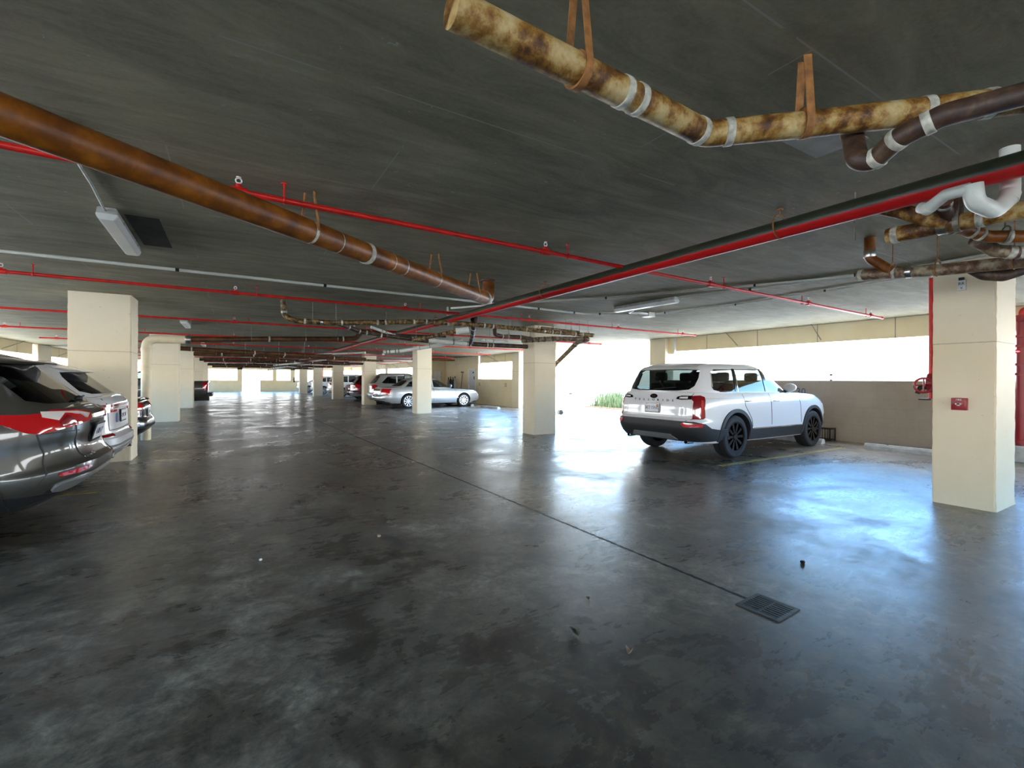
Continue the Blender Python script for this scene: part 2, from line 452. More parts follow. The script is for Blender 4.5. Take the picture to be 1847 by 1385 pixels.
# ------------------------------------------------------------------ car building
def curve(pts):
    """monotone cubic through (t, v) pairs -> vectorised callable."""
    x = np.array([p[0] for p in pts], float); y = np.array([p[1] for p in pts], float)
    if len(x) == 1: return lambda t: np.full_like(np.asarray(t, float), y[0])
    h = np.diff(x); d = np.diff(y) / h; m = np.zeros_like(y); m[0], m[-1] = d[0], d[-1]
    for i in range(1, len(y) - 1):
        m[i] = 0 if d[i - 1] * d[i] <= 0 else 2 * d[i - 1] * d[i] / (d[i - 1] + d[i])
    def f(t):
        t = np.clip(np.asarray(t, float), x[0], x[-1]); i = np.clip(np.searchsorted(x, t) - 1, 0, len(h) - 1)
        s = (t - x[i]) / h[i]; H = h[i]
        return (y[i] * (1 + 2 * s) * (1 - s) ** 2 + m[i] * H * s * (1 - s) ** 2 + y[i + 1] * s * s * (3 - 2 * s) + m[i + 1] * H * s * s * (s - 1))
    return f

class Shell:
    """A body volume lofted upwards: plan outlines (rear R, front F, half width W per level) between heights lo(x) and hi(x)."""
    def __init__(s, lo, hi, W, R, F, nr, nf, NK=91, NT=31):
        s.lo, s.hi = lo, hi; s.NK, s.NT = NK, NT
        t = np.linspace(0, 1, NT); Wt, Rt, Ft = curve(W)(t), curve(R)(t), curve(F)(t)
        ph = np.linspace(0, PI, 4001)
        def ol(w, r, f, ph):
            mid, A = (r + f) / 2, (f - r) / 2; c, sn = np.cos(ph), np.abs(np.sin(ph))
            n = np.where(c > 0, nr, nf)
            return np.stack([mid - A * np.sign(c) * np.abs(c) ** (2 / n), w * sn ** (2 / n)], 1)
        q = ol(Wt[NT // 2], Rt[NT // 2], Ft[NT // 2], ph); dq = np.diff(q, axis=0); L = np.hypot(dq[:, 0], dq[:, 1])
        an = np.unwrap(np.arctan2(dq[:, 1], dq[:, 0])); turn = np.abs(np.diff(an, append=an[-1]))
        wgt = L / L.sum() + .9 * turn / max(turn.sum(), 1e-9); cum = np.concatenate([[0], np.cumsum(wgt)]); cum /= cum[-1]
        phk = np.interp(np.linspace(0, 1, NK), cum, ph); phk[0], phk[-1] = 0, PI
        s.P = np.stack([ol(Wt[i], Rt[i], Ft[i], phk) for i in range(NT)])
        s.P[:, 0, 1] = 0; s.P[:, -1, 1] = 0
        d = np.diff(s.P, axis=1); s.arc = np.concatenate([np.zeros((NT, 1)), np.cumsum(np.hypot(d[..., 0], d[..., 1]), 1)], 1)
    def row(s, t, A):
        f = min(max(t, 0), 1) * (s.NT - 1); i = min(int(f), s.NT - 2); f -= i
        return A[i] * (1 - f) + A[i + 1] * f
    def zat(s, x, t): return float(s.lo(x) + (s.hi(x) - s.lo(x)) * t)
    def tz(s, x, z): return (z - float(s.lo(x))) / (float(s.hi(x)) - float(s.lo(x)))
    def ut(s, a, z, mode):
        t = .5
        for _ in range(5):
            P = s.row(t, s.P)
            if mode == 'x':
                u = np.interp(a, P[:, 0], np.arange(s.NK)); x = a
            else:
                ar = s.row(t, s.arc); q = abs(a)
                if mode == 'f': q = ar[-1] - q
                u = np.interp(q, ar, np.arange(s.NK)); x = np.interp(u, np.arange(s.NK), P[:, 0])
            t = min(max(s.tz(x, z), 0), 1)
        return float(u), t
    def S(s, u, t):
        P = s.row(t, s.P); u = min(max(u, 0), s.NK - 1); i = min(int(u), s.NK - 2); f = u - i
        p = P[i] * (1 - f) + P[i + 1] * f
        return Vector((p[0], p[1], s.zat(p[0], t)))
    def Nrm(s, u, t):
        du, dt = .8, .02
        a = s.S(u + du, t) - s.S(u - du, t); b = s.S(u, min(t + dt, 1)) - s.S(u, max(t - dt, 0))
        if u < du: a = Vector((a.x * .2, abs(a.y) + .001, 0))
        if u > s.NK - 1 - du: a = Vector((a.x * .2, -abs(a.y) - .001, 0))
        n = a.cross(b)
        if n.length < 1e-9: n = Vector((0, 1, 0))
        return -n.normalized() if n.normalized().dot(Vector((0, 0, 1))) < -2 else n.normalized()

def dens(poly, h):
    out = []
    for (a, b), (c, d) in zip(poly, poly[1:] + poly[:1]):
        n = max(1, int(math.hypot(c - a, d - b) / h))
        for k in range(n): out.append((a + (c - a) * k / n, b + (d - b) * k / n))
    return out

def inside(p, poly):
    x, y = p; r = False; j = len(poly) - 1
    for i in range(len(poly)):
        xi, yi = poly[i]; xj, yj = poly[j]
        if (yi > y) != (yj > y) and x < (xj - xi) * (y - yi) / (yj - yi) + xi: r = not r
        j = i
    return r

def smooth_poly(poly, rad, seg=4):
    pts = [Vector((*p, 0)) for p in poly]; n = len(pts); out = []
    for i in range(n):
        a, b, c = pts[i - 1], pts[i], pts[(i + 1) % n]
        d1, d2 = a - b, c - b; t = min(rad, d1.length * .45, d2.length * .45)
        p0, p2 = b + d1.normalized() * t, b + d2.normalized() * t
        for k in range(seg + 1):
            s = k / seg; q = p0 * (1 - s) ** 2 + b * 2 * s * (1 - s) + p2 * s * s; out.append((q.x, q.y))
    return out

def panel(name, sh, poly, mode, side, mat, parent, off=.006, thick=.012, h=.05, rad=0):
    """A patch with thickness lying on the shell. mode x: polygon in (x, z) on one flank; q: (distance round from the rear centre line, z); f: from the front."""
    if rad: poly = smooth_poly(poly, rad)
    b = dens(poly, h); nb = len(b)
    xs = [p[0] for p in b]; zs = [p[1] for p in b]
    pts = [Vector(p) for p in b]
    x = min(xs) + h * .5
    while x < max(xs):
        z = min(zs) + h * .5
        while z < max(zs):
            if inside((x, z), b) and min((x - p[0]) ** 2 + (z - p[1]) ** 2 for p in b) > (h * .45) ** 2: pts.append(Vector((x, z)))
            z += h
        x += h
    r = geometry.delaunay_2d_cdt(pts, [(i, (i + 1) % nb) for i in range(nb)], [], 0, 1e-5)
    vo, fo = r[0], r[2]; org = r[3]
    faces = []
    for f in fo:
        c = sum((vo[i] for i in f), Vector((0, 0))) / len(f)
        if inside((c.x, c.y), b): faces.append(list(f))
    bm = bmesh.new(); top = []; low = []
    for v in vo:
        sd = side if mode == 'x' else (1 if v.x >= 0 else -1) * (side or 1)
        u, t = sh.ut(v.x, v.y, mode); p = sh.S(u, t); n = sh.Nrm(u, t)
        if abs(v.x) < 1e-6 and mode != 'x': n = Vector((n.x, 0, n.z)).normalized()
        p.y *= sd; n.y *= sd
        ref = Vector((p.x, p.y, 0)) - Vector((max(-1.2, min(1.2, p.x * .8)), 0, 0))
        if n.dot(ref) < 0: n = -n
        top.append(bm.verts.new(p + n * off)); low.append(p + n * (off - thick))
    ec = {}
    for f in faces:
        try: bm.faces.new([top[i] for i in f])
        except ValueError: continue
        for i, j in zip(f, f[1:] + f[:1]): ec[(min(i, j), max(i, j))] = ec.get((min(i, j), max(i, j)), 0) + 1
    lv = {}
    for (i, j), k in ec.items():
        if k == 1:
            for q in (i, j):
                if q not in lv: lv[q] = bm.verts.new(low[q])
            bm.faces.new((top[i], top[j], lv[j], lv[i]))
    for v in [v for v in bm.verts if not v.link_faces]: bm.verts.remove(v)
    bmesh.ops.recalc_face_normals(bm, faces=bm.faces[:])
    # open at the back: make sure the front skin faces outward
    bm.faces.ensure_lookup_table()
    if bm.faces:
        f = max(bm.faces, key=lambda f: f.calc_area()); c = f.calc_center_median()
        ref = Vector((c.x - max(-1.2, min(1.2, c.x * .8)), c.y, 0))
        if f.normal.dot(ref) < 0: bmesh.ops.reverse_faces(bm, faces=bm.faces[:])
    me = bpy.data.meshes.new(name); bm.to_mesh(me); bm.free()
    return link(name, me, mat, parent, 35)

def cabin_mesh(bm, sh, holes, crown, mi_in=None):
    """Adds the cabin skin with window openings. holes: list of (mode, poly) valid on both flanks."""
    NK, hs = sh.NK, 1.0
    polys = []
    for mode, poly in holes:
        if mode != 'x':
            # keep the half with q >= 0
            half = [p for p in poly if p[0] >= -1e-9]; poly = half
        d = dens(poly, .05); polys.append([sh.ut(a, z, mode) for a, z in d])
    sc = 30.0
    P2 = []; E = []
    cols = list(range(0, NK, 1))
    tl = np.linspace(0, 1, 15)
    bnd = [(k, 0.) for k in cols] + [(NK - 1, float(t)) for t in tl[1:-1]] + [(k, 1.) for k in reversed(cols)] + [(0, float(t)) for t in tl[::-1][1:-1]]
    P2 += [Vector((u, t * sc)) for u, t in bnd]; n = len(bnd); E += [(i, (i + 1) % n) for i in range(n)]
    for pl in polys:
        b0 = len(P2); P2 += [Vector((u, t * sc)) for u, t in pl]; m = len(pl); E += [(b0 + i, b0 + (i + 1) % m) for i in range(m)]
    for k in cols[1:-1]:
        for t in tl[1:-1]:
            if any(inside((k, t * sc), [(u, v * sc) for u, v in pl]) for pl in polys): continue
            P2.append(Vector((k + .01, t * sc)))
    r = geometry.delaunay_2d_cdt(P2, E, [], 0, 1e-4)
    vo, fo = r[0], r[2]
    sp = [[(u, v * sc) for u, v in pl] for pl in polys]
    keep = []
    for f in fo:
        c = sum((vo[i] for i in f), Vector((0, 0))) / len(f)
        if not any(inside((c.x, c.y), pl) for pl in sp): keep.append(f)
    for sd in (1, -1):
        vs = {}
        for f in keep:
            for i in f:
                if i not in vs:
                    p = sh.S(vo[i].x, vo[i].y / sc); p.y *= sd; vs[i] = bm.verts.new(p)
            try: bm.faces.new([vs[i] for i in (f if sd > 0 else f[::-1])])
            except ValueError: pass
    lattice(bm, sh, 1.0, crown)

FR = [1, .94, .85, .7, .5, .25, 0, -.25, -.5, -.7, -.85, -.94, -1]
def lattice(bm, sh, t, crown):
    P = sh.row(t, sh.P); rows = []
    for k in range(sh.NK):
        x, y = P[k]; z = sh.zat(x, t); w = min(1, y / .4)
        rows.append([bm.verts.new((x, y * f, z + crown * (1 - f * f) * w)) for f in FR])
    for a, b in zip(rows, rows[1:]):
        for i in range(len(FR) - 1): bm.faces.new((a[i], a[i + 1], b[i + 1], b[i]))

def lower_mesh(sh, crown, cab, wells, wr, W, paint, name='body'):
    bm = bmesh.new()
    tl = range(sh.NT); rings = []
    for i in tl:
        P = sh.P[i]; t = i / (sh.NT - 1)
        l = [bm.verts.new((x, y, sh.zat(x, t))) for x, y in P]
        r = [l[0]] + [bm.verts.new((x, -y, sh.zat(x, t))) for x, y in P[1:-1]] + [l[-1]]
        rings.append((l, r))
    for (l, r), (l2, r2) in zip(rings, rings[1:]):
        for k in range(sh.NK - 1):
            bm.faces.new((l[k], l[k + 1], l2[k + 1], l2[k])); bm.faces.new((r[k + 1], r[k], r2[k], r2[k + 1]))
    lattice(bm, sh, 1, crown); lattice(bm, sh, 0, 0)
    bmesh.ops.remove_doubles(bm, verts=bm.verts[:], dist=.0008)
    bmesh.ops.dissolve_degenerate(bm, edges=bm.edges[:], dist=.0004)
    bmesh.ops.recalc_face_normals(bm, faces=bm.faces[:])
    if cab is not None:
        Pc = cab.P[0]
        for f in bm.faces:
            c = f.calc_center_median()
            if f.normal.z > .5 and c.z > .6:
                if Pc[0, 0] + .06 < c.x < Pc[-1, 0] - .06 and abs(c.y) < np.interp(c.x, Pc[:, 0], Pc[:, 1]) - .03: f.material_index = 1
            if f.normal.z < -.7: f.material_index = 1
    me = bpy.data.meshes.new(name); bm.to_mesh(me); bm.free()
    me.materials.append(M[paint]); me.materials.append(M['interior'])
    o = bpy.data.objects.new(name, me); COL.objects.link(o)
    if wells:
        bm = bmesh.new()
        for wx in wells:
            for sd in (1, -1):
                y0, y1 = sd * (W / 2 - .36), sd * (W / 2 + .3)
                lathe(bm, [(wr, min(y0, y1)), (wr, max(y0, y1))], 'Y', 40, (wx, 0, wells[wx]))
        bmesh.ops.recalc_face_normals(bm, faces=bm.faces[:])
        for f in bm.faces: f.material_index = 1
        cm = bpy.data.meshes.new('cut'); bm.to_mesh(cm); bm.free(); cm.materials.append(M[paint]); cm.materials.append(M['interior'])
        co = bpy.data.objects.new('cut', cm); COL.objects.link(co)
        md = o.modifiers.new('b', 'BOOLEAN'); md.operation = 'DIFFERENCE'; md.object = co; md.solver = 'EXACT'
        dg = bpy.context.evaluated_depsgraph_get(); dg.update()
        nme = bpy.data.meshes.new_from_object(o.evaluated_get(dg)); o.modifiers.clear()
        old = o.data; o.data = nme; bpy.data.meshes.remove(old); bpy.data.objects.remove(co); bpy.data.meshes.remove(cm); nme.name = name
    return o

def wheel(parent, x, y, r, w, sd, rim='silver', spokes=10, rim_r=None):
    rr = rim_r or r * .70
    bm = bmesh.new(); h = w / 2
    lathe(bm, [(rr, -h * .8), (rr + .012, -h), (r * .90, -h), (r * .965, -h * .86), (r, -h * .55), (r * 1.0, -h * .2), (r * .985, -h * .17), (r * .985, -h * .13), (r, -h * .1), (r, h * .1), (r * .985, h * .13),
               (r * .985, h * .17), (r, h * .2), (r, h * .55), (r * .965, h * .86), (r * .90, h), (rr + .012, h), (rr, h * .8)], 'Y', 44, close=True)
    t = bmobj('wheel', bm, 'rubber', parent, 30); t.location = (x, y, r)
    bm = bmesh.new(); o = sd
    prof = [(rr * 1.01, -h * .75), (rr * 1.01, h * .86), (rr * .95, h * .86), (rr * .92, h * .55), (rr * .9, h * .1), (.06, h * .05), (.06, -h * .2), (rr * .9, -h * .5)]
    lathe(bm, [(a, b * o) for a, b in prof], 'Y', 40, close=True)
    mt = 'rim_black' if rim == 'black' else 'rim_silver'
    back = bmobj('rim_barrel', bm, 'gloss_black', t, 35)
    bm = bmesh.new()
    for k in range(spokes):
        a = 2 * PI * k / spokes; wd = rr * (.075 if spokes > 8 else .13)
        vs = []
        for rad, ww, yy in ((rr * .16, wd * .8, h * .80), (rr * .95, wd * 1.35, h * .86)):
            for sx in (-1, 1):
                for dy in (0, -.028):
                    px, pz = rad, sx * ww
                    vs.append(bm.verts.new((px * math.cos(a) - pz * math.sin(a), (yy + dy) * o, px * math.sin(a) + pz * math.cos(a))))
        for f in ((0, 1, 3, 2), (4, 6, 7, 5), (0, 4, 5, 1), (2, 3, 7, 6), (0, 2, 6, 4), (1, 5, 7, 3)): bm.faces.new([vs[i] for i in f])
    lathe(bm, [(.004, h * .92 * o), (rr * .2, h * .92 * o), (rr * .24, h * .80 * o), (rr * .24, h * .5 * o)], 'Y', 24)
    lathe(bm, [(rr * 1.03, h * .80 * o), (rr * 1.03, h * .95 * o), (rr * .93, h * .95 * o), (rr * .93, h * .74 * o)], 'Y', 40, close=True)
    bmobj('rim', bm, mt, t, 35)
    return t

def arch_trim(sh, x0, z0, r0, r1, side, parent, mat='black_plastic', a0=-.12, zmin=.30, off=.022):
    poly = []
    n = 26
    A0, A1 = a0, PI - a0
    for k in range(n + 1):
        a = A0 + (A1 - A0) * k / n; poly.append((x0 + r1 * math.cos(a), max(zmin, z0 + r1 * math.sin(a))))
    for k in range(n, -1, -1):
        a = A0 + (A1 - A0) * k / n; poly.append((x0 + r0 * math.cos(a), max(zmin, z0 + r0 * math.sin(a))))
    return panel('wheel_arch_trim', sh, poly, 'x', side, mat, parent, off, .05, .06)

def line_panel(name, sh, pts, w, mode, side, mat, parent, off=.004):
    """a thin strip following pts in (x or q, z)."""
    V = [Vector((*p, 0)) for p in pts]; L = []; R = []
    for i, p in enumerate(V):
        d = (V[min(i + 1, len(V) - 1)] - V[max(i - 1, 0)]).normalized(); nrm = Vector((-d.y, d.x, 0)) * w / 2
        L.append(p + nrm); R.append(p - nrm)
    poly = [(p.x, p.y) for p in L] + [(p.x, p.y) for p in reversed(R)]
    return panel(name, sh, poly, mode, side, mat, parent, off, .006, .06)

def on(sh, a, z, mode, side=1):
    u, t = sh.ut(a, z, mode); p = sh.S(u, t); n = sh.Nrm(u, t)
    sd = side if mode == 'x' else (1 if a >= 0 else -1) * (side or 1)
    p.y *= sd; n.y *= sd
    ref = Vector((p.x, p.y, 0)) - Vector((max(-1.2, min(1.2, p.x * .8)), 0, 0))
    if n.dot(ref) < 0: n = -n
    return p, n

def spoiler(sh, z, qw, depth, th, mat, parent, drop=.03, name='roof_spoiler'):
    """a lip carried rearwards from the roof edge."""
    n = 16; bm = bmesh.new(); rows = []
    for i in range(n + 1):
        q = -qw + 2 * qw * i / n; e = 1 - .35 * abs(q / qw) ** 3
        p, _ = on(sh, q if abs(q) > 1e-6 else 1e-6, z, 'q')
        d = depth * e
        rows.append([bm.verts.new(c) for c in ((p.x + .22, p.y, p.z + .045), (p.x + .02, p.y, p.z + .012), (p.x - d, p.y * .985, p.z - drop), (p.x - d - .008, p.y * .985, p.z - drop - th * .35), (p.x - d + .02, p.y * .985, p.z - drop - th * .6), (p.x + .0, p.y, p.z - th - .01), (p.x + .2, p.y, p.z - th + .02))])
    for a, b in zip(rows, rows[1:]):
        for k in range(7): bm.faces.new((a[k], a[(k + 1) % 7], b[(k + 1) % 7], b[k]))
    bm.faces.new(rows[0]); bm.faces.new(rows[-1][::-1])
    return bmobj(name, bm, mat, parent, 50)

def make_car(sp, name, label, loc, rz, cat='car', group=None):
    L, W = sp['L'], sp['W']; h2 = L / 2
    root = thing(name, label, cat, loc, rz, group)
    belt, roof = curve(sp['belt']), curve(sp['roof']); lo = curve(sp['lo'])
    NK, NT = sp.get('res', (91, 31))
    body = Shell(lo, belt, [(t, w * W / 2) for t, w in sp['bw']], [(t, -h2 + d) for t, d in sp['br']], [(t, h2 - d) for t, d in sp['bf']], sp.get('nr', 7), sp.get('nf', 6), NK, NT)
    cab = Shell(lambda x: belt(x) - .05, roof, [(t, w * W / 2) for t, w in sp['cw']], [(t, -h2 + d) for t, d in sp['cr']], [(t, v) for t, v in sp['cf']], sp.get('cnr', 5), sp.get('cnf', 4), NK, NT)
    root_wells = {a: sp['wr'] for a in sp['axles']}
    bo = lower_mesh(body, sp.get('crown', .03), cab, root_wells, sp['wr'] + .055, W, sp['paint'])
    holes = [('x', w) for w in sp['side_win']] + [('q', sp['rear_win'])] + [('f', sp['wind'])]
    bm = bmesh.new(); cabin_mesh(bm, cab, holes, sp.get('rcrown', .03))
    bmesh.ops.remove_doubles(bm, verts=bm.verts[:], dist=.0008)
    bmesh.ops.recalc_face_normals(bm, faces=bm.faces[:])
    fu = max(bm.faces, key=lambda f: f.calc_center_median().z)
    if fu.normal.z < 0: bmesh.ops.reverse_faces(bm, faces=bm.faces[:])
    cme = bpy.data.meshes.new('c'); bm.to_mesh(cme); bm.free()
    bm = bmesh.new(); bm.from_mesh(bo.data); bm.from_mesh(cme)
    me = bpy.data.meshes.new('body'); bm.to_mesh(me); bm.free()
    me.materials.append(M[sp['paint']]); me.materials.append(M['interior'])
    old = bo.data; bo.data = me; bpy.data.meshes.remove(old); bpy.data.meshes.remove(cme)
    me.shade_smooth(); me.set_sharp_from_angle(angle=math.radians(38))
    bo.name = 'car_body'; bo.parent = root
    hh = sp.get('h', .06)
    for sd in (1, -1):
        for i, w in enumerate(sp['side_win']):
            panel('side_window', cab, w, 'x', sd, sp.get('side_glass', ['glass'] * 9)[i], root, -.004, .004, hh + .03)
        for a in sp['axles']:
            wheel(root, a, sd * (W / 2 - sp.get('ww', .22) / 2 - .012), sp['wr'], sp.get('ww', .22), sd, sp.get('rim', 'silver'), sp.get('spokes', 10), sp.get('rim_r'))
    panel('rear_window', cab, sp['rear_win'], 'q', 1, sp.get('rear_glass', 'glass_dark'), root, -.004, .004, hh + .03)
    panel('windshield', cab, sp['wind'], 'f', 1, 'glass', root, -.004, .004, hh + .04)
    for part in sp.get('panels', []):
        nme, shn, mode, poly, mat, off, both = part[:7]
        sh = body if shn == 'b' else cab
        kw = part[7] if len(part) > 7 else {}
        rad = kw.get('rad', 0); th = kw.get('thick', .014); par = root
        for sd in ((1, -1) if both else (1,)):
            if mode == 'x': panel(nme, sh, poly, 'x', sd, mat, par, off, th, hh, rad)
            else: panel(nme, sh, poly, mode, sd, mat, par, off, th, hh, rad)
    for nme, shn, mode, pts, w, mat, both in sp.get('lines', []):
        for sd in ((1, -1) if both else (1,)): line_panel(nme, body if shn == 'b' else cab, pts, w, mode, sd, mat, root)
    if 'spoiler' in sp:
        z, qw, d, th = sp['spoiler']; spoiler(cab, z, qw, d, th, sp['paint'], root)
    if sp.get('arch'):
        for a in sp['axles']:
            for sd in (1, -1): arch_trim(body, a, sp['wr'], sp['wr'] + .052, sp['wr'] + .052 + sp['arch'], sd, root, sp.get('arch_mat', 'black_plastic'), zmin=sp.get('arch_z', .3))
    if 'mirror' in sp:
        mx, mz = sp['mirror']
        for sd in (1, -1):
            p, n = on(cab, mx, mz, 'x', sd)
            bm = bmesh.new(); add_sphere(bm, (p.x, p.y + sd * .13, p.z + .06), 1, (.075, .13, .085), 16, 10)
            for v in bm.verts:
                if v.co.x < p.x - .03: v.co.x = p.x - .03
            mo = bmobj('wing_mirror', bm, sp['paint'], root, 50)
            bm = bmesh.new(); add_tube(bm, [(p.x + .02, p.y - sd * .03, p.z - .02), (p.x + .01, p.y + sd * .09, p.z + .0)], .03, 10); bmobj('mirror_foot', bm, 'black_plastic', mo, 50)
    for hx, hz in sp.get('handles', []):
        for sd in (1, -1):
            p, n = on(body, hx, hz, 'x', sd); bm = bmesh.new()
            add_tube(bm, [(p.x - .09, p.y - sd * .005, p.z), (p.x - .07, p.y + sd * .032, p.z), (p.x + .07, p.y + sd * .032, p.z), (p.x + .09, p.y - sd * .005, p.z)], .013, 8)
            bmobj('door_handle', bm, sp.get('handle_mat', sp['paint']), root, 50)
    if 'plate' in sp:
        q, z, txt, tc = sp['plate']; p, n = on(body, q, z, 'q')
        bm = bmesh.new(); add_box(bm, (-.165, -.088, -.008), (.165, .088, .004), .004)
        m4 = basis(p + n * .018, (0, -1, 0), Vector((0, 0, 1)) - n * n.z)
        bm.transform(m4); pl = bmobj('licence_plate', bm, 'gloss_black', root)
        bm = bmesh.new(); add_box(bm, (-.150, -.068, .004), (.150, .072, .007)); bm.transform(m4); bmobj('plate_face', bm, 'plate', pl)
        text('plate_number', txt, .085, tc, pl, m4 @ Matrix.Translation((0, 0, .008)), .001, .95)
        sp['_plate_m'] = m4; sp['_plate_o'] = pl
    if sp.get('seats'):
        for sx, sy in sp['seats']:
            bm = bmesh.new(); zt = sp.get('seat_z', 1.38)
            add_box(bm, (sx - .09, sy - .25, .9), (sx + .07, sy + .25, zt), .06)
            add_box(bm, (sx - .10, sy - .13, zt + .03), (sx, sy + .13, zt + .21), .05)
            add_tube(bm, [(sx - .05, sy - .05, zt - .03), (sx - .05, sy - .05, zt + .06)], .008, 6); add_tube(bm, [(sx - .05, sy + .05, zt - .03), (sx - .05, sy + .05, zt + .06)], .008, 6)
            bmobj('seat', bm, 'seat', root, 40)
    # floor pan so that daylight does not pass through the car
    if sp.get('tips'):
        for q, z, r in sp['tips']:
            p, n = on(body, q, z, 'q'); bm = bmesh.new()
            lathe(bm, [(r, -.12), (r, .06), (r * .82, .06), (r * .82, -.1)], 'X', 20, close=True)
            for v in bm.verts: v.co.x = -v.co.x; v.co += Vector((p.x + .02, p.y, z))
            bmobj('exhaust_tip', bm, 'chrome', root, 40)
    return root, body, cab
# ------------------------------------------------------------------ the cars
def mirror_poly(half):
    """half: points from (0, z) round to (0, z'); returns the whole polygon across the centre line."""
    return half + [(-x, z) for x, z in reversed(half) if abs(x) > 1e-6]

def big_white_suv():
    L, W = 5.0, 1.99
    sp = dict(L=L, W=W, res=(111, 35), paint='white_paint', lo=[(-2.5, .36), (-1.9, .30), (1.9, .28), (2.5, .30)],
        belt=[(-2.5, 1.19), (-1.0, 1.185), (.9, 1.16), (1.35, 1.14), (2.0, 1.08), (2.5, .98)],
        roof=[(-2.5, 1.675), (-1.6, 1.715), (-.4, 1.725), (.4, 1.69), (1.2, 1.60)],
        bw=[(0, .93), (.12, .97), (.35, 1), (.62, .995), (.80, .985), (.92, .955), (1, .915)],
        br=[(0, .16), (.12, .05), (.28, .0), (.42, .01), (.47, .055), (.75, .075), (1, .13)],
        bf=[(0, .22), (.15, .06), (.4, 0), (.75, .03), (.9, .09), (1, .24)], nr=7.5, nf=6,
        cw=[(0, .915), (.12, .90), (.5, .845), (.8, .785), (.92, .735), (1, .64)], cr=[(0, .14), (.1, .16), (.5, .27), (.8, .36), (.9, .42), (1, .60)],
        cf=[(0, 1.16), (.3, .86), (.6, .52), (.85, .22), (1, -.05)], cnr=6, cnf=4.5, crown=.035, rcrown=.03,
        axles=[-1.345, 1.555], wr=.39, ww=.255, rim='black', spokes=10, rim_r=.268,
        side_win=[[(-1.90, 1.30), (-1.86, 1.24), (-1.72, 1.215), (-1.22, 1.20), (-1.16, 1.62), (-1.72, 1.61), (-1.83, 1.56)],
                  [(-1.17, 1.20), (-.20, 1.19), (-.20, 1.635), (-1.11, 1.625)],
                  [(-.12, 1.19), (.78, 1.18), (.80, 1.22), (.50, 1.46), (.26, 1.60), (.12, 1.635), (-.12, 1.637)]],
        side_glass=['glass_mid', 'glass_mid', 'glass'], rear_glass='glass_rear',
        rear_win=mirror_poly([(0, 1.22), (.45, 1.222), (.66, 1.245), (.735, 1.31), (.755, 1.45), (.735, 1.595), (.4, 1.612), (0, 1.618)]),
        wind=mirror_poly([(0, 1.17), (.5, 1.17), (.66, 1.19), (.60, 1.42), (.53, 1.62), (0, 1.64)]),
        arch=.065, arch_z=.33, spoiler=(1.655, .66, .10, .035), mirror=(.78, 1.21), handles=[(-.95, 1.03), (.02, 1.02)], handle_mat='white_paint',
        seats=[(.15, .42), (.15, -.42), (-.85, .42), (-.85, -.42), (-1.65, .4), (-1.65, -.4)], seat_z=1.36,
        plate=(0, .90, 'SKT15NG', 'blue_text'), tips=[(.66, .335, .042), (-.66, .335, .042)])
    arch_q = 1.62
    sp['panels'] = [
        ('rear_bumper', 'b', 'q', mirror_poly([(0, .70), (.86, .695), (1.08, .655), (1.22, .575), (1.42, .545), (1.66, .545), (1.66, .36), (1.1, .345), (0, .345)]), 'black_plastic', .014, False, dict(thick=.03)),
        ('skid_plate', 'b', 'q', mirror_poly([(0, .46), (.42, .46), (.52, .37), (0, .37)]), 'grey_plastic', .024, False),
        ('tail_lamp', 'b', 'q', [(.80, 1.135), (.90, 1.14), (.985, 1.115), (1.01, 1.06), (1.03, .76), (.99, .735), (.815, .73), (.81, 1.04), (.77, 1.075), (.76, 1.12)], 'lamp_deep', .018, True, dict(thick=.03)),
        ('lamp_brake_bar', 'b', 'q', [(.935, 1.06), (.975, 1.05), (.995, .78), (.955, .77)], 'lamp_red', .024, True),
        ('reverse_lamp', 'b', 'q', [(.50, 1.075), (.52, 1.115), (.60, 1.135), (.78, 1.137), (.775, 1.075), (.60, 1.065)], 'gloss_black', .016, True),
        ('reverse_bulb', 'b', 'q', [(.56, 1.085), (.57, 1.112), (.71, 1.12), (.71, 1.085)], 'lamp_clear', .020, True),
        ('bumper_reflector', 'b', 'q', [(.66, .655), (.68, .675), (1.0, .655), (1.03, .63), (1.0, .60), (.70, .60)], 'lamp_red', .024, True),
        ('rocker_trim', 'b', 'x', [(-.92, .52), (1.10, .50), (1.10, .30), (-.92, .31)], 'black_plastic', .016, True, dict(thick=.03)),
        ('rocker_chrome', 'b', 'x', [(-.80, .535), (1.0, .515), (1.0, .495), (-.80, .515)], 'chrome', .022, True),
        ('front_bumper', 'b', 'f', mirror_poly([(0, .52), (1.2, .52), (1.45, .50), (1.45, .32), (0, .32)]), 'black_plastic', .012, False),
        ('grille', 'b', 'f', mirror_poly([(0, .90), (.6, .88), (.6, .62), (0, .60)]), 'gloss_black', .014, False),
        ('headlamp', 'b', 'f', [(.66, .92), (.92, .90), (.95, .68), (.70, .66)], 'lamp_clear', .014, True),
        ('window_chrome', 'c', 'x', [(-1.90, 1.29), (-1.87, 1.29), (-1.815, 1.545), (-1.84, 1.55)], 'chrome', .006, True),
        ('window_pillar', 'c', 'x', [(-1.235, 1.20), (-1.155, 1.20), (-1.095, 1.63), (-1.175, 1.63)], 'gloss_black', .003, True),
        ('window_bar', 'c', 'x', [(-1.175, 1.20), (-1.155, 1.20), (-1.10, 1.63), (-1.118, 1.63)], 'chrome', .009, True),
        ('door_pillar', 'c', 'x', [(-.215, 1.19), (-.10, 1.19), (-.10, 1.64), (-.215, 1.64)], 'gloss_black', .004, True),
    ]
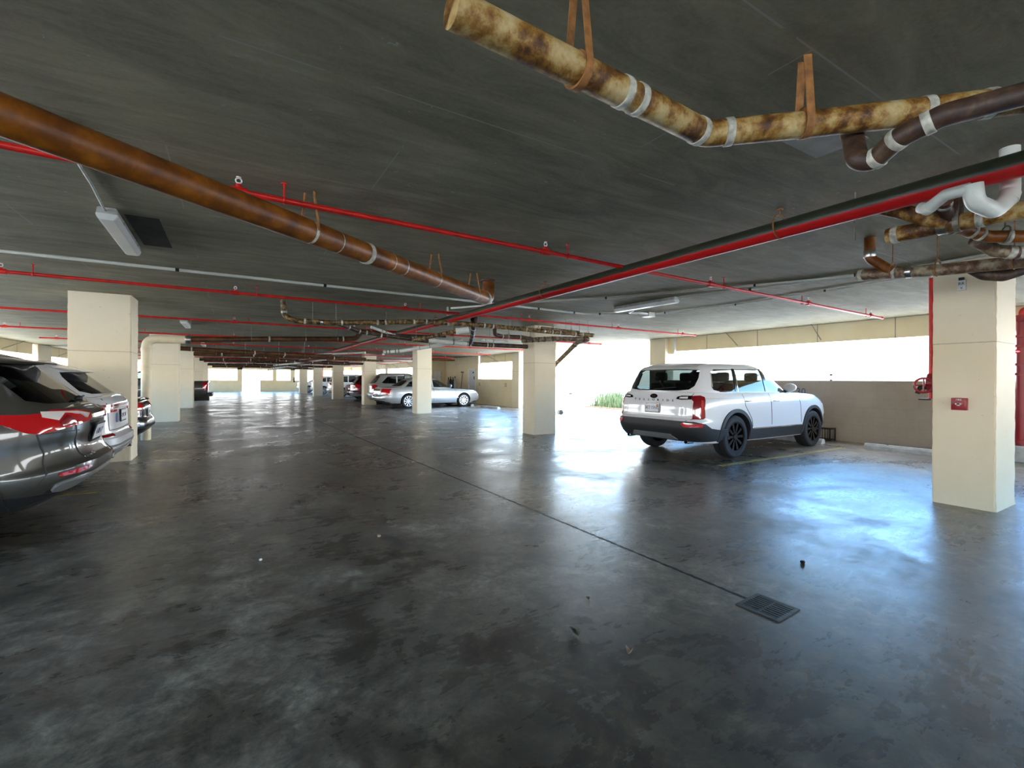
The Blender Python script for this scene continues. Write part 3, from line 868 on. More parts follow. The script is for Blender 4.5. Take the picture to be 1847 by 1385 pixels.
    sp['lines'] = [('door_gap', 'b', 'x', [(-.16, 1.16), (-.16, .56)], .010, 'seam', True), ('door_gap', 'b', 'x', [(-1.08, 1.16), (-1.06, .95), (-.86, .70), (-.82, .55)], .010, 'seam', True),
        ('door_gap', 'b', 'x', [(.95, 1.12), (.98, .9), (1.0, .55)], .010, 'seam', True), ('tailgate_gap', 'b', 'q', [(.79, 1.18), (.76, 1.135)], .008, 'seam', True),
        ('tailgate_gap', 'b', 'q', [(.815, .735), (.72, .705)], .008, 'seam', True), ('crease', 'b', 'x', [(-2.25, 1.09), (-1.2, 1.085), (1.2, 1.06)], .006, 'grey_plastic', True),
        ('window_frame', 'c', 'x', [(-1.72, 1.212), (-1.22, 1.197), (.80, 1.178)], .018, 'gloss_black', True)]
    root, b, c = make_car(sp, 'car', 'white SUV with black wheels parked nose-in at the right-hand wall', (9.12, 6.10, 0), math.radians(2.0))
    # badge and spaced lettering on the tailgate
    p, n = on(b, 0, 1.115, 'q'); m4 = basis(p + n * .006, (0, -1, 0), Vector((0, 0, 1)) - n * n.z)
    bm = bmesh.new(); bmesh.ops.create_circle(bm, cap_ends=True, segments=32, radius=1)
    for v in bm.verts: v.co = Vector((v.co.x * .082, v.co.y * .042, 0))
    r = bmesh.ops.extrude_face_region(bm, geom=bm.faces[:]); bmesh.ops.translate(bm, verts=[v for v in r['geom'] if isinstance(v, bmesh.types.BMVert)], vec=(0, 0, .008))
    bm.transform(m4); e = bmobj('emblem', bm, 'gloss_black', root, 40)
    text('emblem_letters', 'KIA', .055, 'chrome', e, m4 @ Matrix.Translation((0, 0, .009)), .001, 1.05)
    for i, ch in enumerate('TELLURIDE'):
        q = -(i - 4) * .108
        p, n = on(b, q, 1.045, 'q'); text('tailgate_letter', ch, .052, 'gloss_black', root, basis(p + n * .004, Vector((0, -1, 0)) - n * n.dot(Vector((0, -1, 0))), Vector((0, 0, 1)) - n * n.z), .003, 1.3)
    m4, pl = sp['_plate_m'], sp['_plate_o']
    bm = bmesh.new(); add_box(bm, (.10, .02, .0072), (.148, .070, .0085)); bm.transform(m4); bmobj('plate_picture', bm, 'plate_orange', pl)
    # wiper
    p, n = on(c, .05, 1.235, 'q'); p2, n2 = on(c, -.42, 1.275, 'q'); tube('rear_wiper', [p + n * .02, p2 + n2 * .02], .008, 'black_plastic', root, 8)
    return root

def grey_suv():
    L, W = 4.65, 1.845
    sp = dict(L=L, W=W, res=(121, 39), paint='grey_paint', lo=[(-2.33, .40), (-1.8, .27), (1.8, .25), (2.33, .28)],
        belt=[(-2.33, 1.13), (-1.2, 1.12), (.7, 1.05), (1.2, 1.02), (1.9, .96), (2.33, .84)],
        roof=[(-2.33, 1.585), (-1.6, 1.63), (-.5, 1.655), (.3, 1.63), (1.2, 1.52)],
        bw=[(0, .90), (.12, .955), (.32, .99), (.6, 1), (.8, .985), (.93, .945), (1, .885)],
        br=[(0, .34), (.08, .20), (.16, .06), (.24, .0), (.33, .0), (.40, .05), (.60, .095), (.72, .075), (.86, .07), (.93, .085), (1, .14)],
        bf=[(0, .24), (.15, .06), (.4, 0), (.7, .04), (.9, .12), (1, .32)], nr=4.0, nf=5,
        cw=[(0, .885), (.12, .87), (.5, .80), (.8, .735), (.92, .69), (1, .60)], cr=[(0, .16), (.1, .19), (.5, .42), (.8, .60), (.92, .68), (1, .86)],
        cf=[(0, 1.12), (.3, .80), (.6, .45), (.85, .15), (1, -.1)], cnr=5, cnf=4, crown=.03, rcrown=.03,
        axles=[-1.37, 1.355], wr=.36, ww=.225, rim='silver', spokes=10,
        side_win=[[(-1.62, 1.19), (-1.52, 1.165), (-1.12, 1.15), (-1.10, 1.47), (-1.36, 1.44)], [(-1.05, 1.145), (-.18, 1.11), (-.18, 1.53), (-1.03, 1.49)], [(-.12, 1.105), (.72, 1.075), (.34, 1.42), (.05, 1.52), (-.12, 1.53)]],
        side_glass=['glass_dark', 'glass_dark', 'glass_mid'], rear_glass='glass_dark',
        rear_win=mirror_poly([(0, 1.165), (.58, 1.175), (.70, 1.205), (.655, 1.37), (.60, 1.515), (0, 1.53)]),
        wind=mirror_poly([(0, 1.07), (.55, 1.07), (.68, 1.09), (.60, 1.35), (.53, 1.51), (0, 1.54)]),
        arch=.05, arch_z=.3, spoiler=(1.57, .62, .24, .04), mirror=(.78, 1.10), handles=[(-.9, .96), (.0, .94)], plate=(0, .885, '4 RH 7', 'blue_text'))
    sp['panels'] = [
        ('tail_lamp', 'b', 'q', [(0.24, 1.075), (0.314, 1.01), (0.498, 0.985), (0.636, 0.955), (0.792, 0.925), (0.866, 0.94), (1.013, 1.025), (1.142, 1.1), (1.105, 1.115), (0.976, 1.12), (0.654, 1.115), (0.424, 1.1)], 'lamp_red', .016, True, dict(thick=.03, rad=.03)),
        ('lamp_clear_band', 'b', 'q', [(0.295, 1.065), (0.369, 1.035), (0.424, 1.07), (0.571, 1.085), (0.654, 1.03), (0.746, 1.06), (0.718, 1.098), (0.461, 1.09)], 'lamp_clear', .021, True),
        ('lamp_deep_band', 'b', 'q', [(0.516, 0.992), (0.626, 0.97), (0.654, 1.015), (0.58, 1.065), (0.534, 1.05)], 'lamp_deep', .024, True),
        ('tailgate_chrome', 'b', 'q', mirror_poly([(0, 1.055), (.25, 1.055), (.24, 1.025), (0, 1.022)]), 'chrome', .014, False),
        ('plate_recess', 'b', 'q', mirror_poly([(0, 1.005), (.27, 1.0), (.22, .79), (0, .785)]), 'gloss_black', .004, False, dict(rad=.03)),
        ('bumper_reflector', 'b', 'q', [(.44, .60), (.47, .615), (.60, .602), (.72, .582), (.74, .566), (.71, .556), (.60, .562), (.50, .578)], 'lamp_red', .014, True, dict(rad=.01)),
        ('bumper_strip', 'b', 'q', mirror_poly([(0, .520), (.40, .522), (.58, .512), (.68, .502), (.72, .475), (.69, .435), (.55, .425), (0, .43)]), 'grey_plastic', .020, False, dict(thick=.03, rad=.02)),
        ('bumper_valance', 'b', 'q', mirror_poly([(0, .425), (.80, .42), (1.04, .425), (1.10, .475), (1.55, .475), (1.62, .30), (1.2, .29), (0, .40)]), 'black_plastic', .010, False, dict(thick=.03)),
        ('rocker_trim', 'b', 'x', [(-.92, .42), (.92, .40), (.92, .26), (-.92, .27)], 'black_plastic', .012, True),
        ('quarter_pillar', 'c', 'x', [(-1.125, 1.15), (-1.03, 1.145), (-1.01, 1.50), (-1.105, 1.48)], 'gloss_black', .003, True),
        ('headlamp', 'b', 'f', [(.58, .80), (.86, .82), (.9, .72), (.62, .70)], 'lamp_clear', .012, True), ('grille', 'b', 'f', mirror_poly([(0, .8), (.5, .8), (.45, .55), (0, .55)]), 'gloss_black', .012, False)]
    sp['lines'] = [('window_chrome', 'c', 'x', [(-1.66, 1.185), (-1.52, 1.155), (-.18, 1.10), (.72, 1.065)], .016, 'chrome', True), ('tailgate_gap', 'b', 'q', [(.60, 1.12), (.50, .98), (.46, .72), (.40, .65), (0, .64)], .010, 'seam', True),
        ('bumper_gap', 'b', 'q', [(.80, .925), (.74, .76), (.80, .60), (.86, .50)], .010, 'seam', True), ('bumper_gap', 'b', 'q', [(.46, .93), (.62, .93), (.80, .925)], .008, 'seam', True),
        ('door_gap', 'b', 'x', [(-.15, 1.06), (-.15, .44)], .01, 'seam', True), ('door_gap', 'b', 'x', [(-1.0, 1.1), (-.98, .9), (-.82, .66), (-.8, .44)], .01, 'seam', True)]
    root, b, c = make_car(sp, 'car', 'dark grey SUV at the left edge, cut off by the picture edge', (-3.40, 6.06, 0), PI)
    p, n = on(b, .33, .69, 'q'); m4 = basis(p + n * .004, Vector((0, -1, 0)) - n * n.dot(Vector((0, -1, 0))), Vector((0, 0, 1)) - n * n.z)
    text('model_badge', 'EQUINOX', .040, 'chrome', root, m4, .002, 1.25)
    p, n = on(c, 0, 1.18, 'q'); p2, n2 = on(c, -.34, 1.20, 'q'); tube('rear_wiper', [p + n * .02, p2 + n2 * .02], .009, 'black_plastic', root, 8)
    bm = bmesh.new(); add_sphere(bm, p + n * .03, .035, (1, 1, .8)); bmobj('wiper_hub', bm, 'black_plastic', root, 50)
    bm = bmesh.new(); add_tube(bm, [(-.95, 0, 1.63), (-.95, 0, 1.67)], .05, 12); add_tube(bm, [(-.90, 0, 1.66), (-1.0, 0, 1.745), (-1.05, 0, 1.755)], [.035, .022, .012], 10); bmobj('roof_antenna', bm, 'grey_paint', root, 50)
    return root

def generic_suv(label, loc, rz, paint, L=4.6, W=1.86, H=1.66, rim='silver', lamp='vert', slope=1.0, group=None, res=(61, 21), plate=None, detail=True, belt_h=1.10, sticker=False, tips=False):
    h2 = L / 2; Z = H / 1.66; B = belt_h
    def s(z): return z
    r0 = .16
    sp = dict(L=L, W=W, res=res, h=.09, paint=paint, lo=[(-h2, .32), (-h2 + .5, .26), (h2 - .5, .26), (h2, .3)],
        belt=[(-h2, B + .02), (-1.0, B + .01), (.7, B - .05), (1.2, B - .08), (h2 - .4, B - .14), (h2, B - .26)],
        roof=[(-h2, H - .09), (-1.5, H - .04), (-.4, H - .03), (.3, H - .06), (1.2, H - .16)],
        bw=[(0, .92), (.15, .965), (.4, 1), (.7, .99), (.9, .95), (1, .895)], br=[(0, .22), (.1, .08), (.22, 0), (.36, .0), (.42, .055), (.7, .07), (.9, .07), (1, .13)],
        bf=[(0, .22), (.15, .06), (.4, 0), (.7, .04), (.9, .12), (1, .3)], nr=6, nf=5,
        cw=[(0, .89), (.12, .875), (.5, .81), (.8, .75), (.92, .70), (1, .6)], cr=[(0, .14), (.1, .17), (.5, .14 + .25 * slope), (.8, .14 + .42 * slope), (.92, .14 + .5 * slope), (1, .14 + .68 * slope)],
        cf=[(0, 1.12), (.3, .82), (.6, .46), (.85, .16), (1, -.1)], cnr=5, cnf=4,
        axles=[-h2 + .97, h2 - .94], wr=.36, ww=.225, rim=rim, spokes=10,
        side_win=[[(-h2 + .62, B + .09), (-h2 + .8, B + .055), (-1.1, B + .045), (-1.08, H - .16), (-h2 + .95, H - .2)], [(-1.02, B + .04), (-.18, B + .02), (-.18, H - .12), (-1.0, H - .14)], [(-.12, B + .02), (.70, B - .005), (.34, H - .22), (.08, H - .125), (-.12, H - .12)]],
        side_glass=['glass_dark', 'glass_dark', 'glass_mid'], rear_glass='glass_dark',
        rear_win=mirror_poly([(0, B + .06), (.58, B + .065), (.68, B + .10), (.62, H - .22), (.56, H - .155), (0, H - .145)]),
        wind=mirror_poly([(0, B - .02), (.55, B - .02), (.66, B), (.58, H - .3), (.5, H - .16), (0, H - .14)]), mirror=(.76, B + .0), spoiler=(H - .115, .60, .20, .03))
    if detail: sp['handles'] = [(-.9, B - .15), (.0, B - .16)]
    if plate: sp['plate'] = plate
    if tips: sp['tips'] = [(.62, .42, .06), (-.62, .42, .06)]
    pn = [('bumper_lower', 'b', 'q', mirror_poly([(0, .54), (.8, .53), (1.1, .48), (1.45, .47), (1.45, .31), (0, .36)]), 'grey_plastic', .010, False),
          ('rocker_trim', 'b', 'x', [(-h2 + 1.42, .43), (h2 - 1.4, .41), (h2 - 1.4, .28), (-h2 + 1.42, .29)], 'black_plastic', .012, True),
          ('headlamp', 'b', 'f', [(.56, B - .32), (.84, B - .3), (.88, B - .4), (.6, B - .42)], 'lamp_clear', .012, True), ('grille', 'b', 'f', mirror_poly([(0, B - .32), (.5, B - .32), (.45, .55), (0, .55)]), 'gloss_black', .012, False)]
    if lamp == 'bar':
        pn += [('tail_lamp_bar', 'b', 'q', mirror_poly([(0, 1.055), (.70, 1.05), (1.05, 1.04), (1.05, 1.015), (.7, 1.018), (0, 1.02)]), 'lamp_deep', .014, False),
               ('tail_lamp', 'b', 'q', [(.38, .985), (.38, .955), (1.05, .94), (1.05, .99)], 'lamp_red', .014, True), ('tailgate_chrome', 'b', 'q', mirror_poly([(0, 1.015), (.95, 1.01), (.95, .995), (0, .995)]), 'chrome', .012, False),
               ('bumper_reflector', 'b', 'q', [(.55, .655), (.58, .675), (.92, .655), (.92, .63), (.58, .635)], 'lamp_deep', .014, True), ('bumper_chrome', 'b', 'q', mirror_poly([(0, .42), (1.0, .41), (1.0, .385), (0, .39)]), 'chrome', .02, False)]
    elif lamp == 'vert':
        pn += [('tail_lamp', 'b', 'q', [(.66, B - .03), (.84, B - .02), (1.0, B - .06), (1.0, B - .30), (.80, B - .34), (.68, B - .2)], 'lamp_red', .014, True)]
    else:
        pn += [('tail_lamp', 'b', 'q', [(.52, B - .06), (.6, B - .16), (.95, B - .2), (1.15, B - .12), (1.2, B - .04), (.9, B - .03)], 'lamp_red', .014, True)]
    if sticker: pn.append(('bumper_sticker', 'b', 'q', smooth_poly([(.27, .80), (.27, .93), (.37, .93), (.37, .80)], .06), 'sticker', .006, False))
    sp['panels'] = pn
    sp['lines'] = [('tailgate_gap', 'b', 'q', [(.64, B), (.62, .72), (0, .71)], .010, 'seam', True), ('door_gap', 'b', 'x', [(-.15, B - .04), (-.15, .45)], .01, 'seam', True)] if detail else []
    return make_car(sp, 'car', label, loc, rz, 'car', group)

def generic_sedan(label, loc, rz, paint, L=4.8, W=1.83, H=1.46, lamp='wide', rim='silver', res=(61, 21), town=False, wr=.34, axles=None, plate=None):
    h2 = L / 2; D = 1.0
    sp = dict(L=L, W=W, res=res, h=.08, paint=paint, lo=[(-h2, .32), (-h2 + .5, .24), (h2 - .5, .22), (h2, .26)],
        belt=[(-h2, D - .07), (-h2 + .25, D + .0), (-h2 + .9, D + .005), (0, D - .03), (h2 - 1.6, D - .07), (h2 - .6, D - .14), (h2, D - .27)],
        roof=[(-1.6, H - .07), (-.6, H - .02), (0, H - .02), (.9, H - .12)],
        bw=[(0, .91), (.15, .96), (.4, .995), (.65, 1), (.85, .975), (1, .90)], br=[(0, .22), (.12, .06), (.3, 0), (.45, .02), (.55, .06), (.8, .07), (1, .15)],
        bf=[(0, .22), (.15, .05), (.4, 0), (.7, .03), (.9, .07), (1, .16)], nr=5.5, nf=5,
        cw=[(0, .88), (.12, .86), (.5, .77), (.8, .69), (.92, .64), (1, .54)], cr=[(0, .72 + (.12 if town else 0)), (.3, .98), (.6, 1.24), (.85, 1.47), (1, 1.72)],
        cf=[(0, h2 - 1.42), (.3, h2 - 1.72), (.6, h2 - 2.03), (.85, h2 - 2.3), (1, h2 - 2.55)], cnr=4.5, cnf=4, rcrown=.035,
        axles=axles or [-h2 + 1.05, h2 - .95], wr=wr, ww=.21, rim=rim, spokes=10,
        side_win=[[(-h2 + 1.26, D + .05), (-.12, D + .02), (-.10, H - .12), (-h2 + 1.80, H - .15), (-h2 + 1.5, D + .28)], [(-.04, D + .02), (h2 - 1.72, D - .0), (h2 - 2.2, H - .22), (h2 - 2.45, H - .12), (-.04, H - .115)]],
        side_glass=['glass_mid', 'glass_mid'], rear_glass='glass_dark',
        rear_win=mirror_poly([(0, D + .06), (.55, D + .07), (.66, D + .10), (.5, H - .16), (0, H - .13)]), wind=mirror_poly([(0, D - .0), (.5, D - .0), (.64, D + .03), (.52, H - .16), (0, H - .13)]),
        mirror=(h2 - 1.78, D + .02), handles=[(-.95, D - .12), (.25, D - .14)])
    if plate: sp['plate'] = plate
    pn = [('rear_bumper_strip', 'b', 'q', mirror_poly([(0, .50), (.9, .49), (.95, .46), (0, .46)]), 'black_plastic' if not town else 'chrome', .012, False),
          ('headlamp', 'b', 'f', [(.5, D - .37), (.86, D - .34), (.92, D - .44), (.55, D - .5)], 'lamp_clear', .012, True), ('grille', 'b', 'f', mirror_poly([(0, D - .38), (.36, D - .38), (.34, .45), (0, .45)]), 'chrome', .014, False)]
    if town:
        pn += [('tail_lamp', 'b', 'q', [(.62, D - .10), (.66, D - .06), (1.10, D - .06), (1.06, D - .30), (1.02, D - .34), (.66, D - .32)], 'lamp_red', .014, True), ('reverse_lamp', 'b', 'q', [(.50, D - .14), (.62, D - .13), (.62, D - .31), (.5, D - .30)], 'lamp_clear', .014, True),
               ('side_moulding', 'b', 'x', [(-h2 + 1.5, .50), (h2 - 1.45, .50), (h2 - 1.45, .475), (-h2 + 1.5, .475)], 'chrome', .014, True), ('trunk_chrome', 'b', 'q', mirror_poly([(0, D - .10), (.5, D - .10), (.5, D - .16), (0, D - .16)]), 'chrome', .012, False)]
    else:
        pn += [('tail_lamp', 'b', 'q', [(.42, D - .13), (.45, D - .08), (.9, D - .07), (1.18, D - .09), (1.14, D - .15), (.95, D - .23), (.6, D - .21)], 'lamp_red', .014, True), ('lamp_clear_band', 'b', 'q', [(.48, D - .16), (.48, D - .19), (.85, D - .20), (.88, D - .17)], 'lamp_clear', .018, True),
               ('trunk_spoiler', 'b', 'q', mirror_poly([(0, D - .055), (.72, D - .055), (.72, D - .035), (0, D - .03)]), paint, .05, False, dict(thick=.07)), ('bumper_vent', 'b', 'q', [(.70, .62), (.92, .60), (.90, .42), (.74, .40)], 'chrome', .010, True)]
    sp['panels'] = pn
    sp['lines'] = [('trunk_gap', 'b', 'q', [(.62, D - .02), (.56, D - .16), (.5, .60), (0, .59)], .010, 'seam', True), ('door_gap', 'b', 'x', [(-.08, D - .03), (-.08, .36)], .01, 'seam', True), ('door_gap', 'b', 'x', [(h2 - 1.6, D - .08), (h2 - 1.5, .36)], .01, 'seam', True),
                   ('window_chrome', 'c', 'x', [(-h2 + 1.2, D + .03), (-.1, D + .008), (h2 - 1.7, D - .012)], .018, 'chrome', True)]
    return make_car(sp, 'car', label, loc, rz)

def pickup(label, loc, rz):
    L, W = 5.4, 1.9; h2 = L / 2
    sp = dict(L=L, W=W, res=(71, 25), h=.08, paint='truck_paint', lo=[(-h2, .55), (-h2 + .4, .48), (h2 - .5, .40), (h2, .45)],
        belt=[(-h2, 1.27), (-.95, 1.27), (-.9, 1.26), (.8, 1.18), (1.3, 1.14), (h2 - .4, 1.08), (h2, .98)], roof=[(-1.2, 1.74), (-.3, 1.78), (.3, 1.77), (1, 1.68)],
        bw=[(0, .93), (.2, .97), (.5, 1), (.8, .98), (1, .93)], br=[(0, .22), (.2, .13), (.6, .12), (.95, .10), (1, .12)], bf=[(0, .2), (.3, 0), (.7, .04), (1, .2)], nr=12, nf=5, crown=.0,
        cw=[(0, .90), (.5, .82), (.85, .75), (1, .62)], cr=[(0, 1.80), (.5, 1.86), (.85, 1.92), (1, 2.1)], cf=[(0, 1.1), (.3, .85), (.6, .55), (.85, .3), (1, .1)], cnr=6, cnf=4,
        axles=[-h2 + 1.15, h2 - .95], wr=.38, ww=.25, rim='silver', spokes=6,
        side_win=[[(-.78, 1.30), (.02, 1.25), (.02, 1.66), (-.74, 1.65)], [(.08, 1.25), (.82, 1.21), (.5, 1.52), (.3, 1.66), (.08, 1.66)]], side_glass=['glass_dark', 'glass_mid'],
        rear_win=mirror_poly([(0, 1.33), (.62, 1.33), (.58, 1.62), (0, 1.63)]), wind=mirror_poly([(0, 1.2), (.62, 1.21), (.52, 1.64), (0, 1.66)]), mirror=(.84, 1.2),
        arch=.06, arch_mat='black_plastic', arch_z=.45, handles=[(-.6, 1.12), (.2, 1.1)], plate=(0, .66, 'NKW 26', 'blue_text'))
    sp['panels'] = [('tail_lamp', 'b', 'q', [(.76, 1.17), (.80, 1.20), (.98, 1.20), (1.04, 1.16), (1.03, .86), (.97, .82), (.78, .82)], 'lamp_red', .016, True),
        ('bed_cover', 'b', 'q', mirror_poly([(0, 1.268), (.95, 1.268), (1.3, 1.268), (1.3, 1.248), (0, 1.248)]), 'black_plastic', .012, False), ('tailgate_handle', 'b', 'q', mirror_poly([(0, 1.16), (.14, 1.16), (.14, 1.09), (0, 1.09)]), 'black_plastic', .012, False),
        ('rocker_trim', 'b', 'x', [(-h2 + 1.7, .56), (h2 - 1.5, .53), (h2 - 1.5, .43), (-h2 + 1.7, .47)], 'black_plastic', .012, True), ('headlamp', 'b', 'f', [(.55, 1.0), (.88, .98), (.9, .82), (.6, .8)], 'lamp_clear', .012, True)]
    sp['lines'] = [('tailgate_gap', 'b', 'q', [(.74, 1.24), (.74, .80), (0, .795)], .012, 'seam', True), ('cab_gap', 'b', 'x', [(-.88, 1.24), (-.88, .56)], .03, 'seam', True), ('door_gap', 'b', 'x', [(.05, 1.2), (.05, .56)], .01, 'seam', True)]
    root, b, c = make_car(sp, 'pickup_truck', label, loc, rz, 'truck')
    bm = bmesh.new(); add_box(bm, (-h2 - .05, -.86, .50), (-h2 + .15, .86, .67), .03); bmobj('step_bumper', bm, 'dark_metal', root, 40)
    bm = bmesh.new(); add_box(bm, (-h2 + .1, -.5, .28), (h2 - .6, .5, .56)); bmobj('chassis', bm, 'dark_metal', root)
    return root

big_white_suv()
grey_suv()
generic_suv('white SUV with a thin red light bar between the grey SUV and cream column', (-3.56, 8.45, 0), PI, 'white_paint', L=4.58, W=1.86, H=1.63, lamp='bar', slope=.95, res=(91, 29), plate=(0, .885, 'LMC 40', 'blue_text'), sticker=True, tips=True, belt_h=1.13)
generic_sedan('black sedan tail showing behind the left cream column', (-3.80, 11.66, 0), PI, 'black_paint', L=4.85, W=1.85, H=1.45, res=(81, 27), plate=(0, .74, 'QT 8', 'blue_text'))
pickup('dark grey pickup truck backed out beside the left columns far down the aisle', (-3.62, 28.4, 0), PI)
generic_sedan('long silver sedan with bright wheels parked behind the second right-hand column', (8.68, 22.86, 0), math.radians(2), 'silver_paint', L=5.47, W=1.99, H=1.50, town=True, res=(91, 27), wr=.345, axles=[-1.38, 1.61], plate=(0, .62, 'H 21', 'blue_text'))
generic_suv('white minivan parked just behind the long silver sedan', (8.75, 25.75, 0), 0, 'silver_paint', L=5.0, W=1.95, H=1.74, lamp='vert', slope=.9, belt_h=1.12)
generic_suv('dark red SUV in the row between the third and fourth right-hand columns', (8.75, 30.6, 0), 0, 'maroon_paint', L=4.6, H=1.72, lamp='vert', slope=.8)
generic_sedan('black sedan parked past the dark red SUV', (9.05, 33.2, 0), 0, 'black_paint', L=4.8, H=1.46)
generic_suv('white van seen between the fourth and fifth right-hand columns', (8.9, 38.9, 0), 0, 'white_paint', L=5.0, W=1.95, H=1.8, lamp='wide', slope=.6, belt_h=1.12)
generic_suv('white SUV with red tail lamps showing left of the fifth right-hand column', (8.45, 46.0, 0), 0, 'white_paint', L=4.6, H=1.66, lamp='wide')
generic_sedan('small white car at the far end of the right-hand row', (7.9, 52.2, 0), 0, 'white_paint', L=4.5, H=1.45)
# ------------------------------------------------------------------ the garage shell
X0, X1, Y0, Y1 = -7.0, 12.3, -9.0, 58.0
struct(box('floor', (X0 - .3, Y0, -.25), (X1 + .25, Y1 + .3, 0), 'floor'))
struct(box('ceiling', (X0 - .3, Y0, CEIL), (X1 + .3, Y1 + .3, CEIL + .3), 'ceiling'))
g = struct(box('ground', (-70, -60, -.45), (110, 130, -.06), 'out_ground'))

def wall(name, boxes, mat):
    bm = bmesh.new()
    for lo, hi in boxes: add_box(bm, lo, hi)
    return struct(bmobj(name, bm, mat, None))

WT = 1.42
wr1 = wall('wall_right', [((X1, Y0, 0), (X1 + .2, 10.45, WT))], 'wall')
wr2 = wall('wall_right', [((X1, 20.3, 0), (X1 + .2, 24.2, WT)), ((X1, 24.2, 0), (X1 + .2, 24.5, CEIL)), ((X1, 25.5, 0), (X1 + .2, 29.2, CEIL)), ((X1, 24.5, 2.0), (X1 + .2, 25.5, CEIL))], 'wall_cream')
wall('wall_right', [((10.9, 29.2, 0), (11.5, 29.38, CEIL)), ((12.02, 29.2, 0), (X1 + .2, 29.38, CEIL)), ((11.5, 29.2, 1.96), (12.02, 29.38, CEIL))], 'wall_cream')
wall('wall_right', [((X1, 29.38, 0), (X1 + .2, Y1, WT))], 'wall')
wall('wall_left', [((X0 - .2, Y0, 0), (X0, Y1, 1.38))], 'wall_cream')
wall('wall_back_added', [((X0 - .2, Y0, 0), (X1 + .2, Y0 + .2, 1.4)), ((X0 - .2, Y0, 2.4), (X1 + .2, Y0 + .2, CEIL)), ((-2.4, Y0, 0), (-1.5, Y0 + .2, CEIL)), ((6.8, Y0, 0), (7.7, Y0 + .2, CEIL))], 'wall_cream')  # unseen wall added behind the camera to cut daylight from the back
def gaps(y, z0, z1, x0, x1): return ((x0, y, z0), (x1, y + .2, z1))
wall('wall_far', [gaps(Y1, 0, CEIL, X0, -2.27), gaps(Y1, 0, 1.22, -2.27, .43), gaps(Y1, 0, CEIL, .43, .9), gaps(Y1, 0, 1.24, 2.59, 3.83), gaps(Y1, 0, CEIL, 3.83, 4.23),
    gaps(Y1, 0, 1.22, 4.23, 5.63), gaps(Y1, 0, CEIL, 5.63, 6.1), gaps(Y1, 0, 1.22, 6.1, X1 + .2), gaps(Y1, 2.40, CEIL, -2.27, X1 + .2)], 'wall_cream')

# spandrel panels above the openings, with their slim tie wires
def spandrel(n, x, ya, yb, side, ties, joints=()):
    o = box('trim_%d' % n, (x, ya, 2.36), (x + .07, yb, CEIL), 'panel'); struct(o)
    for y, y2 in ties:
        xa = x - .45 * side if side > 0 else x + .07 + .45
        xb = x if side > 0 else x + .07
        tube('tie_wire', [(x if side > 0 else x + .07, y, 2.42), ((x - .25) if side > 0 else x + .32, y2, CEIL)], .010, 'hanger', o, 8)
    for y in joints:
        xx = x - .004 if side > 0 else x + .066
        box('panel_joint', (xx, y - .008, 2.36), (xx + .008, y + .008, CEIL), 'wall', o)
    return o
spandrel(1, X1 + .08, Y0, 10.2, 1, [(8.02, 8.23), (5.82, 5.92), (3.6, 3.7), (1.4, 1.5)], (9.02, 7.43, 5.9, 4.33, 2.8, 1.2))
spandrel(2, X1 + .08, 20.3, 24.0, 1, [(22.05, 23.02)], (21.2, 22.4))
spandrel(3, X1 + .08, 29.38, 42.5, 1, [(32, 32.8), (36, 36.8), (40, 40.8)], (31, 34, 37, 40))
spandrel(4, X1 + .08, 43.3, Y1, 1, [(46, 46.8), (50, 50.8)], (45, 48, 51))
spandrel(5, X0 - .15, 10, 26.6, -1, [(21.5, 22.6), (23.6, 24.9), (18, 19)], (14, 18, 22, 25))
spandrel(6, X0 - .15, 28.5, 43, -1, [(29.9, 31.4), (31.9, 33.4), (36, 37.4)], (30, 34))
spandrel(7, X0 - .15, Y0, 9.2, -1, [(3, 4)], ())
struct(box('trim_8', (X1 + .02, 20.3, WT), (X1 + .18, 24.2, WT + .02), 'wall'))

# perimeter piers
def pier(label, lo, hi, mat='cream'):
    o = thing('wall_pier', label, 'pier', ((lo[0] + hi[0]) / 2, (lo[1] + hi[1]) / 2, 0)); c = o.location
    bx = box('pier_shaft', (lo[0] - c.x, lo[1] - c.y, 0), (hi[0] - c.x, hi[1] - c.y, CEIL), mat, o, .012)
    return o
pier('cream pier at the driveway mouth, behind the white SUV roof', (X1 - .1, 10.45, 0), (X1 + .3, 11.12, 0))
pier('cream pier at the far jamb of the driveway, right of painted number 32', (X1 - .06, 19.62, 0), (X1 + .25, 20.28, 0))
pier('cream pier in the far right wall beyond the door recess', (X1 - .06, 42.5, 0), (X1 + .25, 43.3, 0))
pier('broad cream pier in the left wall above the dark grey SUV roof', (X0 - .22, 26.7, 0), (X0 + .06, 28.4, 0))
box('filler_strip', (X1 + .05, 10.2, 2.28), (X1 + .2, 10.45, CEIL), 'panel', wr1)
box('white_post', (X1 + .0, 10.16, 2.30), (X1 + .08, 10.24, CEIL), 'white_trim', wr1)
box('white_post', (X1 + .06, 23.98, 2.3), (X1 + .14, 24.1, CEIL), 'white_trim', wr2)

# painted bay numbers
wz = lambda y, z: basis((X1 - .003, y, z), (0, -1, 0), (0, 0, 1))
for p, y, s, par in ((wr2, 24.02, '31', 0), (wr2, 21.02, '32', 0), (wr1, 6.24, '30', 1)):
    text('painted_number', s, .26, 'blue_text' if par else 'black_text', p, wz(y, 1.13), .001, .9)

